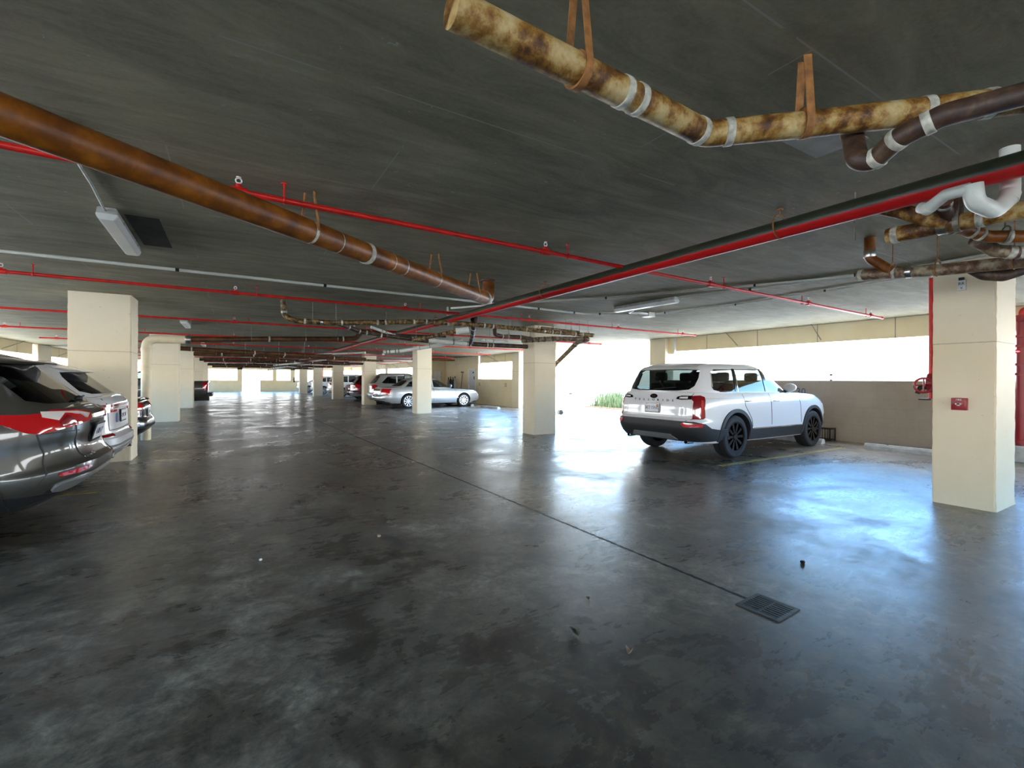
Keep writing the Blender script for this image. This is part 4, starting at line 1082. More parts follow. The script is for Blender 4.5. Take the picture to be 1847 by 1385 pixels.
# doors
d1 = struct(box('door_1', (X1 + .04, 24.53, 0), (X1 + .1, 25.47, 1.98), 'door'))
bm = bmesh.new()
for lo, hi in (((X1 - .03, 24.46, 0), (X1 + .04, 24.54, 2.04)), ((X1 - .03, 25.46, 0), (X1 + .04, 25.54, 2.04)), ((X1 - .03, 24.46, 1.98), (X1 + .04, 25.54, 2.05))): add_box(bm, lo, hi)
bmobj('door_frame', bm, 'white_trim', d1)
bm = bmesh.new(); add_sphere(bm, (X1 + .0, 24.64, 1.0), .035); bmobj('door_knob', bm, 'steel', d1)
box('door_sign', (X1 + .03, 24.86, 1.78), (X1 + .04, 25.0, 1.88), 'black_text', d1)
box('door_notice', (X1 + .03, 24.74, 1.42), (X1 + .038, 24.9, 1.6), 'hanger', d1)
d2 = struct(box('door_2', (11.5, 29.22, 0), (12.02, 29.28, 1.96), 'white_trim'))
bm = bmesh.new(); add_sphere(bm, (11.58, 29.19, 1.0), .035); bmobj('door_knob', bm, 'steel', d2)
bm = bmesh.new()
for lo, hi in (((11.44, 29.16, 0), (11.5, 29.22, 2.02)), ((12.02, 29.16, 0), (12.08, 29.22, 2.02)), ((11.44, 29.16, 1.96), (12.08, 29.22, 2.02))): add_box(bm, lo, hi)
bmobj('door_frame', bm, 'wall_cream', d2)

# ------------------------------------------------------------------ columns
CW, CD = .70, .58
def column(label, x, y, w=CW, d=CD):
    """x, y: the corner nearest the camera's aisle side (left/near corner)."""
    o = thing('concrete_column', label, 'column', (x + w / 2, y + d / 2, 0), 0)
    rnd = random.Random(int(y * 10)); bm = bmesh.new()
    add_box(bm, (-w / 2, -d / 2, 0), (w / 2, d / 2, CEIL))
    bmesh.ops.subdivide_edges(bm, edges=[e for e in bm.edges if abs(e.verts[0].co.z - e.verts[1].co.z) > 1], cuts=44)
    for v in bm.verts:
        if .05 < v.co.z < CEIL - .02: v.co.x += rnd.uniform(-.0025, .0025); v.co.y += rnd.uniform(-.0025, .0025)
        if v.co.z < .001: v.co.x += rnd.uniform(-.006, .006); v.co.y += rnd.uniform(-.006, .006)
    es = [e for e in bm.edges if abs(abs(e.verts[0].co.x) - w / 2) < .01 and abs(abs(e.verts[0].co.y) - d / 2) < .01 and abs(e.verts[0].co.z - e.verts[1].co.z) > .01]
    bmesh.ops.bevel(bm, geom=es, offset=.012, segments=2, affect='EDGES')
    bmobj('column_shaft', bm, 'cream', o, 35)
    return o
near = column('square cream column at far right carrying the red fire alarm box', 7.02, 1.57, .71, .53)
column('square cream column left of the white SUV, under the rusty pipe cluster', 6.58, 9.8, .68, .55)
column('cream column standing in front of the long silver sedan', 6.45, 18.2, .64, .58)
column('cream column at the tail of the long silver sedan', 6.14, 25.75, .66)
column('fourth cream column from the camera in the right-hand row', 5.98, 33.9)
column('fifth cream column from the camera in the right-hand row', 5.8, 41.6)
column('last and smallest cream column of the right-hand row', 5.5, 48.4)
column('big square cream column at left, behind the dark grey and white SUVs', -1.47 - .80, 10.03, .80, .66)
column('cream column behind the cream drain riser in the left row', -1.50 - .76, 18.45, .76)
column('third cream column from the camera in the left row, beside the pickup', -1.60 - .76, 26.8, .76)
column('fourth cream column from the camera in the left row', -1.62 - .76, 35.2, .76)
column('last cream column of the left row before the far wall', -1.66 - .76, 43.6, .76)

# red alarm pull box and small sign on the near column (fixtures of their own)
XF = 7.02
t = thing('fire_alarm_box', 'red fire alarm pull box on the right-hand near column', 'alarm', (XF, 1.855, 1.155))
bm = bmesh.new(); add_box(bm, (-.05, -.066, -.068), (-.0025, .066, .068), .006); bmobj('alarm_housing', bm, 'red_gloss', t, 40)
bm = bmesh.new(); add_box(bm, (-.062, -.045, -.02), (-.05, .045, .028), .004); bmobj('pull_cover', bm, 'red_gloss', t, 40)
bm = bmesh.new(); add_box(bm, (-.068, -.026, -.008), (-.061, .026, .008)); add_box(bm, (-.068, -.012, -.018), (-.061, .012, .008)); bmobj('white_pull_handle', bm, 'white_trim', t)
text('alarm_lettering', 'FIRE', .028, 'white_trim', t, basis((-.0505, 0, .048), (0, -1, 0), (0, 0, 1)), .001)
t = thing('wall_sign', 'small white plate hung near the top of the right-hand near column', 'sign', (XF, 1.845, 2.49))
bm = bmesh.new(); add_box(bm, (-.02, -.036, -.06), (-.0025, .036, .055), .003); bmobj('sign_plate', bm, 'white_trim', t, 40)
bm = bmesh.new(); add_box(bm, (-.03, -.022, .055), (-.0025, .022, .085)); bmobj('sign_bracket', bm, 'dark_metal', t)
text('sign_mark', 'RR', .045, 'black_text', t, basis((-.0215, 0, .015), (0, -1, 0), (0, 0, 1)), .001)
text('sign_arrow', 'v', .045, 'black_text', t, basis((-.0215, 0, -.03), (0, -1, 0), (0, 0, 1)), .001)

# thin red riser with hand-wheel valve behind the near column
t = thing('sprinkler_riser', 'thin red riser with a red hand-wheel valve at the near column', 'pipe', (7.235, 2.175, 0))
tube('riser_pipe', [(0, 0, 2.66), (0, 0, 1.2)], .024, 'red', t)
tube('valve_body', [(0, 0, 1.5), (0, 0, 1.42), (0, 0, 1.36), (0, 0, 1.28)], [.035, .055, .055, .035], 'red_gloss', t)
tube('valve_branch', [(0, 0, 1.33), (-.02, .1, 1.33), (-.04, .12, 1.26)], .025, 'dark_metal', t)
bm = bmesh.new(); add_torus(bm, (-.16, .02, 1.36), (-1, -.35, 0), .085, .013, 24, 8)
a, b = frame_of(Vector((-1, -.35, 0)))
for k in range(4):
    e = a * math.cos(k * PI / 2) + b * math.sin(k * PI / 2); add_tube(bm, [Vector((-.16, .02, 1.36)), Vector((-.16, .02, 1.36)) + e * .085], .009, 6)
add_tube(bm, [(-.175, .015, 1.36), (0, 0, 1.36)], .014, 8); bmobj('hand_wheel', bm, 'red_gloss', t, 50)
bm = bmesh.new(); add_box(bm, (-.07, .0, 1.18), (.0, .1, 1.20)); bmobj('riser_bracket', bm, 'dark_metal', t)

# fire standpipe by the right wall
t = thing('fire_standpipe', 'thick red fire standpipe by the right wall, beyond the near column', 'pipe', (12.02, 2.36, 0))
bm = bmesh.new(); add_tube(bm, [(0, 0, .28), (0, 0, 2.6)], .085, 20); bmobj('standpipe_body', bm, 'red_gloss', t, 50)
for z in (.36, 1.55, 1.72, 2.05, 2.22, 2.5):
    bm = bmesh.new(); add_tube(bm, [(0, 0, z - .02), (0, 0, z + .02)], .14, 20); bmobj('standpipe_flange', bm, 'red_gloss', t, 50)
tube('standpipe_branch', fillet([(0, 0, 2.55), (0, 0, 2.70), (.0, -.5, 2.70), (.0, -3.4, 2.70)], .12), .05, 'red', t)
tube('standpipe_outlet', [(0, 0, 1.95), (-.25, .12, 1.95)], .035, 'red', t)
bm = bmesh.new(); add_box(bm, (-.25, -.25, 0), (.25, .25, .28), .02); bmobj('standpipe_plinth', bm, 'bumper_concrete', t, 40)

# ------------------------------------------------------------------ floor things
fl = bpy.data.objects['floor']
for nm_, lo, hi in (('parking_line', (6.9, 4.72, -.02), (11.1, 4.82, .003)), ('parking_line', (-6.6, 7.46, -.02), (-1.42, 7.56, .003)), ('parking_line', (7.3, 21.0, -.02), (11.1, 21.1, .003))):
    box(nm_, lo, hi, 'yellow_line', fl)
t = thing('floor_drain', 'square iron drain grate set in the floor at the end of the joint', 'drain', (2.845, 1.635, 0), math.radians(3))
bm = bmesh.new()
for lo, hi in (((-.13, -.13, -.03), (.13, -.108, .006)), ((-.13, .108, -.03), (.13, .13, .006)), ((-.13, -.108, -.03), (-.108, .108, .006)), ((.108, -.108, -.03), (.13, .108, .006))): add_box(bm, lo, hi, .002)
bmobj('drain_frame', bm, 'grate', t)
bm = bmesh.new()
for k in range(8):
    x = -.0945 + k * .027; add_box(bm, (x - .0055, -.11, .001), (x + .0055, .11, .006))
add_box(bm, (-.11, -.006, .001), (.11, .006, .0045)); bmobj('grate_bars', bm, 'grate', t)
box('drain_shade_plate', (-.11, -.11, .0003), (.11, .11, .0008), 'pit', t)  # thin black plate, the darkness of the drain pit put into its colour

def wheel_stop(label, x, y, ln, rz=0):
    o = thing('wheel_stop', label, 'wheel stop', (x, y, 0), rz); h = ln / 2
    bm = bmesh.new(); pr = [(-.09, 0), (-.075, .07), (-.045, .11), (.045, .11), (.075, .07), (.09, 0)]
    r1 = [bm.verts.new((a, -h, b)) for a, b in pr]; r2 = [bm.verts.new((a, h, b)) for a, b in pr]
    for k in range(6): bm.faces.new((r1[k], r1[(k + 1) % 6], r2[(k + 1) % 6], r2[k]))
    bm.faces.new(r1); bm.faces.new(r2[::-1]); bmobj('stop_block', bm, 'bumper_concrete', o)
    for s in (-.6, .6):
        bm = bmesh.new(); add_tube(bm, [(0, s * h, .10), (0, s * h, .118)], .02, 10); bmobj('stop_pin', bm, 'dark_metal', o)
    return o
wheel_stop('concrete wheel stop in the empty bay between white SUV and near column', 11.45, 3.55, 1.9, math.radians(1))
wheel_stop('concrete wheel stop on the floor below painted number 32', 10.85, 20.05, 1.65, math.radians(2))
wheel_stop('concrete wheel stop at the front tyre of the white SUV', 11.34, 6.2, 1.85)
wheel_stop('concrete wheel stop in front of the long silver sedan', 10.86, 22.9, 1.8)

def leaf(name, label, cat, loc, s, mat, curl, stem, seed):
    rnd = random.Random(seed); o = thing(name, label, cat, loc, rnd.uniform(0, 6))
    bm = bmesh.new(); n, m = 8, 6; g = []
    for i in range(n + 1):
        u = i / n; w = math.sin(PI * u ** .8) * .55; row = []
        for j in range(m + 1):
            v = j / m * 2 - 1
            z = .004 + curl * s * (v * v * w + .25 * u * u) + rnd.uniform(0, .03) * s
            row.append(bm.verts.new(((u - .5) * s, v * w * s * .6, z)))
        g.append(row)
    for a, b in zip(g, g[1:]):
        for j in range(m): bm.faces.new((a[j], a[j + 1], b[j + 1], b[j]))
    r = bmesh.ops.extrude_face_region(bm, geom=bm.faces[:]); bmesh.ops.translate(bm, verts=[v for v in r['geom'] if isinstance(v, bmesh.types.BMVert)], vec=(0, 0, .0015))
    bmobj('leaf_blade', bm, mat, o, 60)
    if stem: tube('leaf_stem', [(-s * .5, 0, .006), (-s * .85, s * .12, .004), (-s * 1.1, s * .2, .004)], .002, mat, o, 6)
leaf('dead_leaf', 'flat grey-brown dead leaf with a stem on the floor', 'leaf', (1.63, 2.02, 0), .095, 'leaf', .25, True, 3)
leaf('dead_leaf', 'curled tan dry leaf nearest the camera on the floor', 'leaf', (1.74, 1.71, 0), .06, 'leaf_pale', 1.0, False, 5)
leaf('dead_leaf', 'tiny dark leaf scrap on the floor between drain and dead leaf', 'leaf', (1.95, 2.28, 0), .035, 'leaf', .5, True, 8)
leaf('dead_leaf', 'dark leaf scrap on the open floor left of the joint', 'leaf', (1.30, 4.45, 0), .07, 'leaf', .4, False, 9)
def pebble(label, x, y, r, mat):
    o = thing('pebble', label, 'debris', (x, y, 0)); rnd = random.Random(int(x * 99)); bm = bmesh.new()
    bmesh.ops.create_icosphere(bm, subdivisions=2, radius=r)
    for v in bm.verts: v.co *= rnd.uniform(.8, 1.15); v.co.z = max(v.co.z * .8 + r * .6, 0)
    bmobj('pebble_stone', bm, mat, o, 60)
pebble('dark pebble on the bluish floor right of the drain', 3.76, 1.89, .018, 'pit')
pebble('pale paint chip on the floor in the middle of the aisle', 1.12, 4.13, .016, 'leaf_pale')
pebble('white grit crumb on the floor left of the aisle middle', .19, 4.05, .012, 'white_trim')

# wire rack by the front tyre of the white SUV
t = thing('wire_rack', 'low black wire rack on the floor at the wall ahead of the white SUV', 'rack', (12.12, 5.72, 0))
bm = bmesh.new()
for y in (-.28, .28):
    for x in (-.12, .12): add_box(bm, (x - .012, y - .012, 0), (x + .012, y + .012, .30))
for z in (.03, .28):
    for x in (-.12, .12): add_box(bm, (x - .01, -.28, z - .01), (x + .01, .28, z + .01))
    for y in (-.28, .28): add_box(bm, (-.12, y - .01, z - .01), (.12, y + .01, z + .01))
bmobj('rack_frame', bm, 'dark_metal', t)
bm = bmesh.new()
for k in range(9):
    y = -.24 + k * .06; add_tube(bm, [(-.12, y, .03), (-.12, y, .28)], .004, 6); add_tube(bm, [(.12, y, .03), (.12, y, .28)], .004, 6)
bmobj('rack_wires', bm, 'dark_metal', t)

# tools against the cream wall by the door
for i, (y, h, r, lab) in enumerate(((28.1, 1.55, .10, 'pale upright cylinder by the cream wall, left of the grey door'), (27.75, 1.6, .09, 'dark upright cylinder second from left by the cream wall'), (27.4, 1.55, .08, 'dark upright cylinder third from left by the cream wall'), (27.05, 1.62, .09, 'pale upright cylinder rightmost of those by the cream wall'))):
    o = thing('gas_cylinder', lab, 'cylinder', (12.1, y, 0), 0, 'cylinders by the cream wall')
    bm = bmesh.new(); lathe(bm, [(r, 0), (r, h * .8), (r * .75, h * .88), (r * .3, h * .92)], 'Z', 16); bmobj('cylinder_body', bm, 'fixture' if i in (0, 3) else 'black_plastic', o, 40)
    bm = bmesh.new(); add_tube(bm, [(0, 0, h * .9), (0, 0, h)], .025, 8); add_tube(bm, [(-.05, -.05, h * .97), (.05, .05, h * .97)], .015, 8); bmobj('cylinder_valve', bm, 'dark_metal', o, 40)
o = thing('long_pole', 'thin brown pole leaning on the cream wall left of the grey door', 'pole', (12.1, 26.3, 0))
tube('pole_shaft', [(0, 0, 0), (.17, 0, 1.85)], .018, 'rust_dark', o, 8); bm = bmesh.new(); add_box(bm, (.10, -.12, 1.84), (.19, .12, 1.9)); bmobj('pole_head', bm, 'dark_metal', o)
o = thing('fire_extinguisher', 'small dark extinguisher on the pier of the far wall', 'extinguisher', (6.0, 57.88, 1.0))
bm = bmesh.new(); lathe(bm, [(.08, 0), (.08, .45), (.03, .52)], 'Z', 14); bmobj('extinguisher_body', bm, 'dark_metal', o, 40); bm = bmesh.new(); add_box(bm, (-.05, -.05, .5), (.05, .03, .58)); bmobj('extinguisher_handle', bm, 'dark_metal', o)

# ------------------------------------------------------------------ light fixtures
def fixture(label, x, y, rz=0, L=1.3):
    o = thing('ceiling_light', label, 'light fixture', (x, y, CEIL), rz); h = L / 2
    def trap(name, pr, mat, inset=0):
        bm = bmesh.new(); a = [bm.verts.new((p, -h + inset, q)) for p, q in pr]; b = [bm.verts.new((p, h - inset, q)) for p, q in pr]; n = len(pr)
        for k in range(n): bm.faces.new((a[k], a[(k + 1) % n], b[(k + 1) % n], b[k]))
        bm.faces.new(a[::-1]); bm.faces.new(b); es = bm.edges[:]
        bmesh.ops.bevel(bm, geom=es, offset=.006, segments=2, affect='EDGES'); return bmobj(name, bm, mat, o, 40)
    trap('fixture_housing', [(-.062, 0), (.062, 0), (.07, -.055), (-.07, -.055)], 'fixture')
    trap('fixture_diffuser', [(-.074, -.052), (.074, -.052), (.066, -.085), (.05, -.105), (-.05, -.105), (-.066, -.085)], 'diffuser', -.006)
    for s in (-.6, .6):
        bm = bmesh.new(); add_box(bm, (-.08, s * h - .015, -.062), (-.07, s * h + .015, -.04)); add_box(bm, (.07, s * h - .015, -.062), (.08, s * h + .015, -.04)); bmobj('fixture_clip', bm, 'steel', o)
    return o
fixture('grey fluorescent fixture on the ceiling above the left, under the brown pipe', -.90, 5.62, math.radians(1))
fixture('white fluorescent fixture on the ceiling above the white SUV', 6.28, 5.85, math.radians(3), 1.35)
fixture('small pale ceiling light between the left column and the cream elbow pipe', -1.0, 14.0)
fixture('ceiling light far left, seen past the brown pipe', -1.0, 22.2)
fixture('ceiling light far left, last before the far wall', -1.0, 30.5)
fixture('ceiling light above the white minivan', 6.9, 26.4 - 1.0)
fixture('ceiling light above the dark red SUV', 6.6, 33.2 - 1.2)
ce = bpy.data.objects['ceiling']
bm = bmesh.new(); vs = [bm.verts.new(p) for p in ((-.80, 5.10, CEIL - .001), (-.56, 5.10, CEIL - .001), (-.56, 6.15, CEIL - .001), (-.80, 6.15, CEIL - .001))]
f = bm.faces.new(vs); r = bmesh.ops.extrude_face_region(bm, geom=[f]); bmesh.ops.translate(bm, verts=[v for v in r['geom'] if isinstance(v, bmesh.types.BMVert)], vec=(0, 0, -.003)); bmobj('dark_ceiling_patch', bm, 'stain_shade', ce)  # unpainted mark beside the left fixture, with some shadow painted into its dark colour
M['patch'] = plain('grey_ceiling_patch', (.50, .48, .43), .8, noise=.3, scale=6)
bm = bmesh.new(); add_box(bm, (2.60, 1.22, CEIL - .004), (3.12, 1.50, CEIL + .01)); o = bmobj('pale_ceiling_patch', bm, 'patch', ce)

# ------------------------------------------------------------------ sprinkler pipework
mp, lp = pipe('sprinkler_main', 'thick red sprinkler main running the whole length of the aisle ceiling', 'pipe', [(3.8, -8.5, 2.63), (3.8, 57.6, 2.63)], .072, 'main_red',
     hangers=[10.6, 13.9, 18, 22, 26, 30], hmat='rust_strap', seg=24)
def branch(label, y, xa, xb, y2=None, heads=None, r=.022, z=2.68):
    y2 = y if y2 is None else y2
    d = xb - xa; Y = lambda x: y + (y2 - y) * (x - xa) / d
    o, lp = pipe('sprinkler_branch', label, 'pipe', [(xa, y, z), (xb, y2, z)], r, 'red', seg=12)
    near_ = y < 9
    xs = heads if heads is not None else [x for x in (-4.9, -2.4, .03, 2.67, 5.42, 8.1, 10.6) if xa < x < xb]
    for i, x in enumerate(xs):
        q = Vector((x - xa, Y(x) - y, 0)); e = Vector((.28 if i < 4 else -.2, 0, 0)) 
        bm = bmesh.new(); add_tube(bm, [q + Vector((-.05, 0, 0)), q + Vector((.05, 0, 0))], r * 1.5, 10); add_tube(bm, [q, q + Vector((0, 0, .05))], r * .9, 10); bmobj('sprinkler_tee', bm, 'red', o, 50)
        bm = bmesh.new(); add_torus(bm, q + Vector((0, 0, .075)), (0, 1, 0), .018, .005, 14, 6); add_tube(bm, [q + Vector((0, 0, .045)), q + Vector((0, 0, .06))], .012, 8); add_tube(bm, [q + Vector((0, 0, .096)), q + Vector((0, 0, .10))], .016, 10); bmobj('sprinkler_head', bm, 'white_trim' if near_ else 'steel', o, 50)
        bm = bmesh.new(); h = q + e; add_tube(bm, [h, h + Vector((0, 0, CEIL - z))], .007, 6); add_torus(bm, h, (1, 0, 0), r * 1.15, .006, 14, 6); add_tube(bm, [h + Vector((0, 0, CEIL - z - .008)), h + Vector((0, 0, CEIL - z))], .02, 8); bmobj('pipe_hanger', bm, 'red', o, 50)
    bm = bmesh.new(); add_tube(bm, [(d - .04, y2 - y, 0), (d + .01, y2 - y, 0)], r * 1.35, 10); bmobj('branch_cap', bm, 'red', o, 50)
    return o
names = ['nearest thin red branch pipe on the ceiling, passing over the brown diagonal pipe', 'second thin red branch pipe from the camera, beside the long white conduit', 'third thin red branch pipe from the camera, behind the second', 'fourth thin red branch pipe from the camera along the ceiling',
         'fifth thin red branch pipe from the camera along the ceiling', 'sixth thin red branch pipe from the camera along the ceiling', 'seventh thin red branch pipe from the camera along the ceiling', 'eighth thin red branch pipe from the camera along the ceiling', 'ninth thin red branch pipe from the camera along the ceiling', 'tenth thin red branch pipe from the camera along the ceiling', 'farthest thin red branch pipe near the far wall']
ys = [(3.52, 4.12), (7.86, 8.5), (12.1, 12.4), (16.5, 16.7), (20.5, 20.6), (25.1, 25.1), (29.3, 29.3), (33.5, 33.5), (38.6, 38.6), (43, 43), (48, 48)]
for n_, (a, b) in zip(names, ys): branch(n_, a, -5.3 if a > 5 else -4.2, 11.15, b)
# a small red sprig dropping beside the column tops
for lab, x, y in (('short red drop pipe down the far side of the fourth right-hand column', 6.75, 34.55), ('short red drop pipe down the far side of the fifth right-hand column', 6.6, 42.2)):
    pipe('drop_pipe', lab, 'pipe', [(x, y, 2.66), (x, y, 1.5)], .04, 'red', bands=(.3,), band_mat='red')

# ------------------------------------------------------------------ conduits
pipe('conduit', 'long pale conduit crossing the ceiling left to centre', 'conduit', [(-6.8, 7.05, 2.765), (3.5, 7.25, 2.765), (6.2, 7.38, 2.765), (7.1, 6.80, 2.765)], .02, 'conduit', bands=(1.5, 4.0, 6.2, 7.95, 11.8, 12.7, 13.3), band_mat='dark_metal', band_w=.04, seg=12, bend=.3)
pipe('conduit', 'pale conduit running diagonally above the white ceiling light to the near column', 'conduit', [(3.6, 8.25, 2.775), (4.42, 6.92, 2.775), (5.38, 5.75, 2.775), (6.2, 4.3, 2.775), (7.1, 2.5, 2.775), (6.92, 1.62, 2.775)], .018, 'conduit', bands=(1.2, 3.0, 5.2), band_mat='dark_metal', band_w=.03, seg=12, bend=.3)
pipe('conduit', 'pale conduit from the junction box to the right-hand near column', 'conduit', [(7.45, 6.62, 2.775), (7.75, 5.2, 2.775), (7.66, 3.3, 2.775), (7.6, 2.6, 2.775), (7.4, 2.12, 2.775)], .016, 'conduit', bands=(.2, 1.6, 3.1), band_mat='dark_metal', band_w=.03, seg=12, bend=.3)
pipe('conduit', 'pale conduit leaving the right end of the white ceiling light', 'conduit', [(6.32, 5.15, 2.775), (6.62, 4.2, 2.775), (6.85, 2.9, 2.775), (7.05, 2.12, 2.775)], .02, 'conduit', bands=(1.1, 2.4), band_mat='dark_metal', band_w=.04, seg=12, bend=.3)
pipe('conduit', 'thin grey conduit rising to the near end of the left ceiling light', 'conduit', [(-.84, 3.4, 2.785), (-.87, 4.40, 2.785), (-.90, 4.96, 2.77)], .009, 'fixture', seg=10, bend=.05)
t = thing('junction_box', 'small pale junction box beside the white ceiling light', 'box', (7.32, 6.7, CEIL))
bm = bmesh.new(); add_box(bm, (-.09, -.09, -.08), (.09, .09, 0), .008); bmobj('box_body', bm, 'conduit', t, 40); bm = bmesh.new(); add_box(bm, (-.095, -.095, -.092), (.095, .095, -.08), .003); bmobj('box_lid', bm, 'diffuser', t, 40)
tube('box_whip', fillet([(-.05, -.05, -.04), (-.35, -.12, -.05), (-.62, -.05, -.06), (-.75, -.3, -.05)], .12), .022, 'diffuser', t, 12)
t = thing('conduit_fitting', 'small valve fitting on the ceiling where the red main meets the clustered pipes', 'fitting', (3.55, 8.3, CEIL))
tube('fitting_stem', [(0, 0, 0), (0, 0, -.16)], .018, 'conduit', t); bm = bmesh.new(); add_sphere(bm, (0, 0, -.12), .035); bmobj('fitting_ball', bm, 'red', t, 50)

# ------------------------------------------------------------------ big brown drain pipe
bp = [(-2.15, 1.78, 2.47), (-.82, 2.75, 2.49), (2.98, 5.68, 2.53), (3.07, 5.75, 2.55), (3.09, 5.77, CEIL)]
o, lp = pipe('drain_pipe', 'big brown drain pipe slanting across the ceiling from upper left to centre', 'pipe', bp, .088, 'rust_brown', bands=(3.95, 6.45), band_w=.05, seg=28)
for t_, k in ((3.30, .03), (3.58, .010), (4.28, .012), (4.48, .02), (5.12, .024), (6.1, .02)): ring_part('paint_band', lp, t_, .0895, k, 'band', o)
for t_ in (3.30, 5.12, 6.1):
    p, d = Path([Vector(q) for q in bp]).at(t_); s = d.cross(Vector((0, 0, 1))).normalized(); p = p - Vector(bp[0]); top = CEIL - Vector(bp[0]).z
    bm = bmesh.new()
    for sg in (-1, 1):
        a = p + s * sg * .088; pts = [a + Vector((0, 0, .0)), a + Vector((0, 0, .1)) - s * sg * .01, Vector((p.x, p.y, top - .05)) + s * sg * .05, Vector((p.x, p.y, top)) + s * sg * .045]
        add_tube(bm, pts, .010, 6)
    bmobj('strap_hanger', bm, 'rust_strap', o, 50)
bm = bmesh.new(); q = Vector(bp[-1]) - Vector(bp[0]); add_tube(bm, [q - Vector((0, 0, .02)), q], .13, 20); bmobj('ceiling_collar', bm, 'rust_dark', o, 50)

# ------------------------------------------------------------------ rusty cluster in front of the second column
P1 = [(.76, 9.1, CEIL), (.78, 9.1, 2.50), (.98, 9.1, 2.44), (1.58, 9.05, 2.44), (2.48, 8.95, 2.50), (3.28, 8.85, 2.56), (4.28, 8.75, 2.56), (5.31, 8.65, 2.53), (6.25, 8.52, 2.49), (7.28, 8.38, 2.46)]
pipe('drain_pipe', 'long rusty drain pipe, topmost of the cluster in front of the second right column', 'pipe', P1, .048, 'rust_mixed', bands=(.22, .62, 1.25, 1.9, 2.05, 2.6, 2.85, 3.3, 4.1, 4.3, 5.1, 5.75, 5.95, 6.35, 6.55, 6.85), hangers=(.75, 1.15, 2.3, 3.0, 3.9, 4.75, 5.4, 6.1, 6.7), clamps=(.9, 5.55), band_w=.035, bend=.13)
pipe('drain_pipe', 'dark pipe dropping away behind the left part of the rusty cluster', 'pipe', [(1.7, 9.2, 2.46), (1.95, 9.5, 2.43), (2.2, 9.6, 2.36), (2.72, 9.6, 2.31), (3.34, 9.7, 2.27), (3.7, 9.75, 2.25)], .045, 'rust_dark', bands=(.4, .65, .8, 1.1, 1.8), hangers=(1.2, 1.9), band_w=.03)
pipe('drain_pipe', 'rusty pipe with many close couplings and a white end below the red main', 'pipe', [(3.31, 9.6, 2.24), (3.67, 9.4, 2.33), (4.1, 9.2, 2.44), (4.3, 9.1, 2.50)], .042, 'rust_mixed', bands=(.08, .16, .24, .32, .42, .52, .6, .7, .8), band_mat='rust_grey', band_w=.022)
pipe('pvc_coupling_pipe', 'short fat white plastic pipe piece in the middle of the rusty cluster', 'pipe', [(4.12, 9.19, 2.445), (4.38, 9.08, 2.49)], .068, 'pvc', bands=(.04,), band_mat='pvc', band_w=.04)
pipe('drain_pipe', 'dark lower pipe in line with the white plastic pipe behind the cluster', 'pipe', [(4.86, 10.2, 2.275), (5.4, 10.16, 2.265), (6.5, 10.02, 2.26)], .055, 'rust_dark', bands=(.1, .55, .7), clamps=(.02,), hangers=(.62,), band_w=.03)
pipe('pvc_pipe', 'straight white plastic pipe under the rusty cluster', 'pipe', [(3.82, 10.3, 2.33), (4.86, 10.2, 2.275)], .058, 'pvc', bands=(.7,), hangers=(.72,), band_mat='hanger', band_w=.02)
pipe('pvc_pipe', 'white plastic pipe slanting down leftwards to two dark valves', 'pipe', [(3.2, 11.5, 2.08), (3.6, 11.35, 2.11), (4.56, 10.9, 2.29), (4.95, 10.65, 2.40)], .045, 'pvc', bands=(.08, .16, .3, .38), band_mat='hanger', hangers=(.9, 1.15), band_w=.025)
pipe('drain_pipe', 'dark U-shaped pipe hanging left of the second column top', 'pipe', [(4.95, 8.95, 2.52), (4.98, 9.0, 2.40), (5.2, 9.05, 2.38), (5.7, 9.02, 2.385), (5.95, 9.0, 2.36)], .045, 'rust_dark', bands=(.35, .5, .8), hangers=(.5,), band_w=.03)
pipe('drain_pipe', 'dark pipe over the second column top, ending in a slanting drop by its side', 'pipe', [(5.82, 9.2, 2.33), (6.54, 8.95, 2.385), (7.3, 8.52, 2.38), (7.42, 9.1, 2.36), (7.47, 10.06, 1.86), (7.45, 10.25, 1.7), (7.45, 10.25, .5)], .058, 'rust_grey', bands=(.1, .25, .4, .55, .75, 1.5, 1.75, 2.3), hangers=(.2, 1.4), band_mat='rust_dark', band_w=.03, bend=.1)
t = thing('drain_cleanout', 'round pale cleanout cap low on the side of the second right column', 'pipe cap', (7.52, 9.96, .54))
bm = bmesh.new(); add_tube(bm, [(0, .05, 0), (0, -.06, 0)], .065, 20); bmobj('cleanout_hub', bm, 'pvc', t, 50); bm = bmesh.new(); add_torus(bm, (0, -.06, 0), (0, 1, 0), .05, .012, 20, 8); add_box(bm, (-.015, -.075, -.015), (.015, -.055, .015)); bmobj('cleanout_plug', bm, 'rust_grey', t, 50)
pipe('drain_pipe', 'black vertical link pipe joining the cluster to the white plastic pipe', 'pipe', [(4.3, 8.72, 2.66), (4.45, 9.0, 2.50), (4.72, 9.6, 2.38), (4.9, 10.05, 2.29)], .05, 'rust_dark', bands=(.35, .7, 1.0), band_w=.03)
pipe('pvc_pipe', 'short white plastic stub pointing right beneath the rusty cluster', 'pipe', [(4.95, 9.6, 2.34), (5.35, 9.55, 2.30), (5.6, 9.5, 2.30)], .035, 'pvc', bands=(.1, .3), band_w=.03)
t = thing('tee_strainer', 'dark vertical stub above the rusty cluster by the red main', 'pipe', (4.35, 8.65, CEIL)); tube('stub_body', [(0, 0, 0), (0, .03, -.22)], .05, 'rust_dark', t)
pipe('drain_pipe', 'short tan pipe lying along the top right of the rusty cluster', 'pipe', [(6.2, 8.95, 2.62), (7.2, 8.8, 2.56)], .04, 'rust_grey', hangers=(.3, .8))
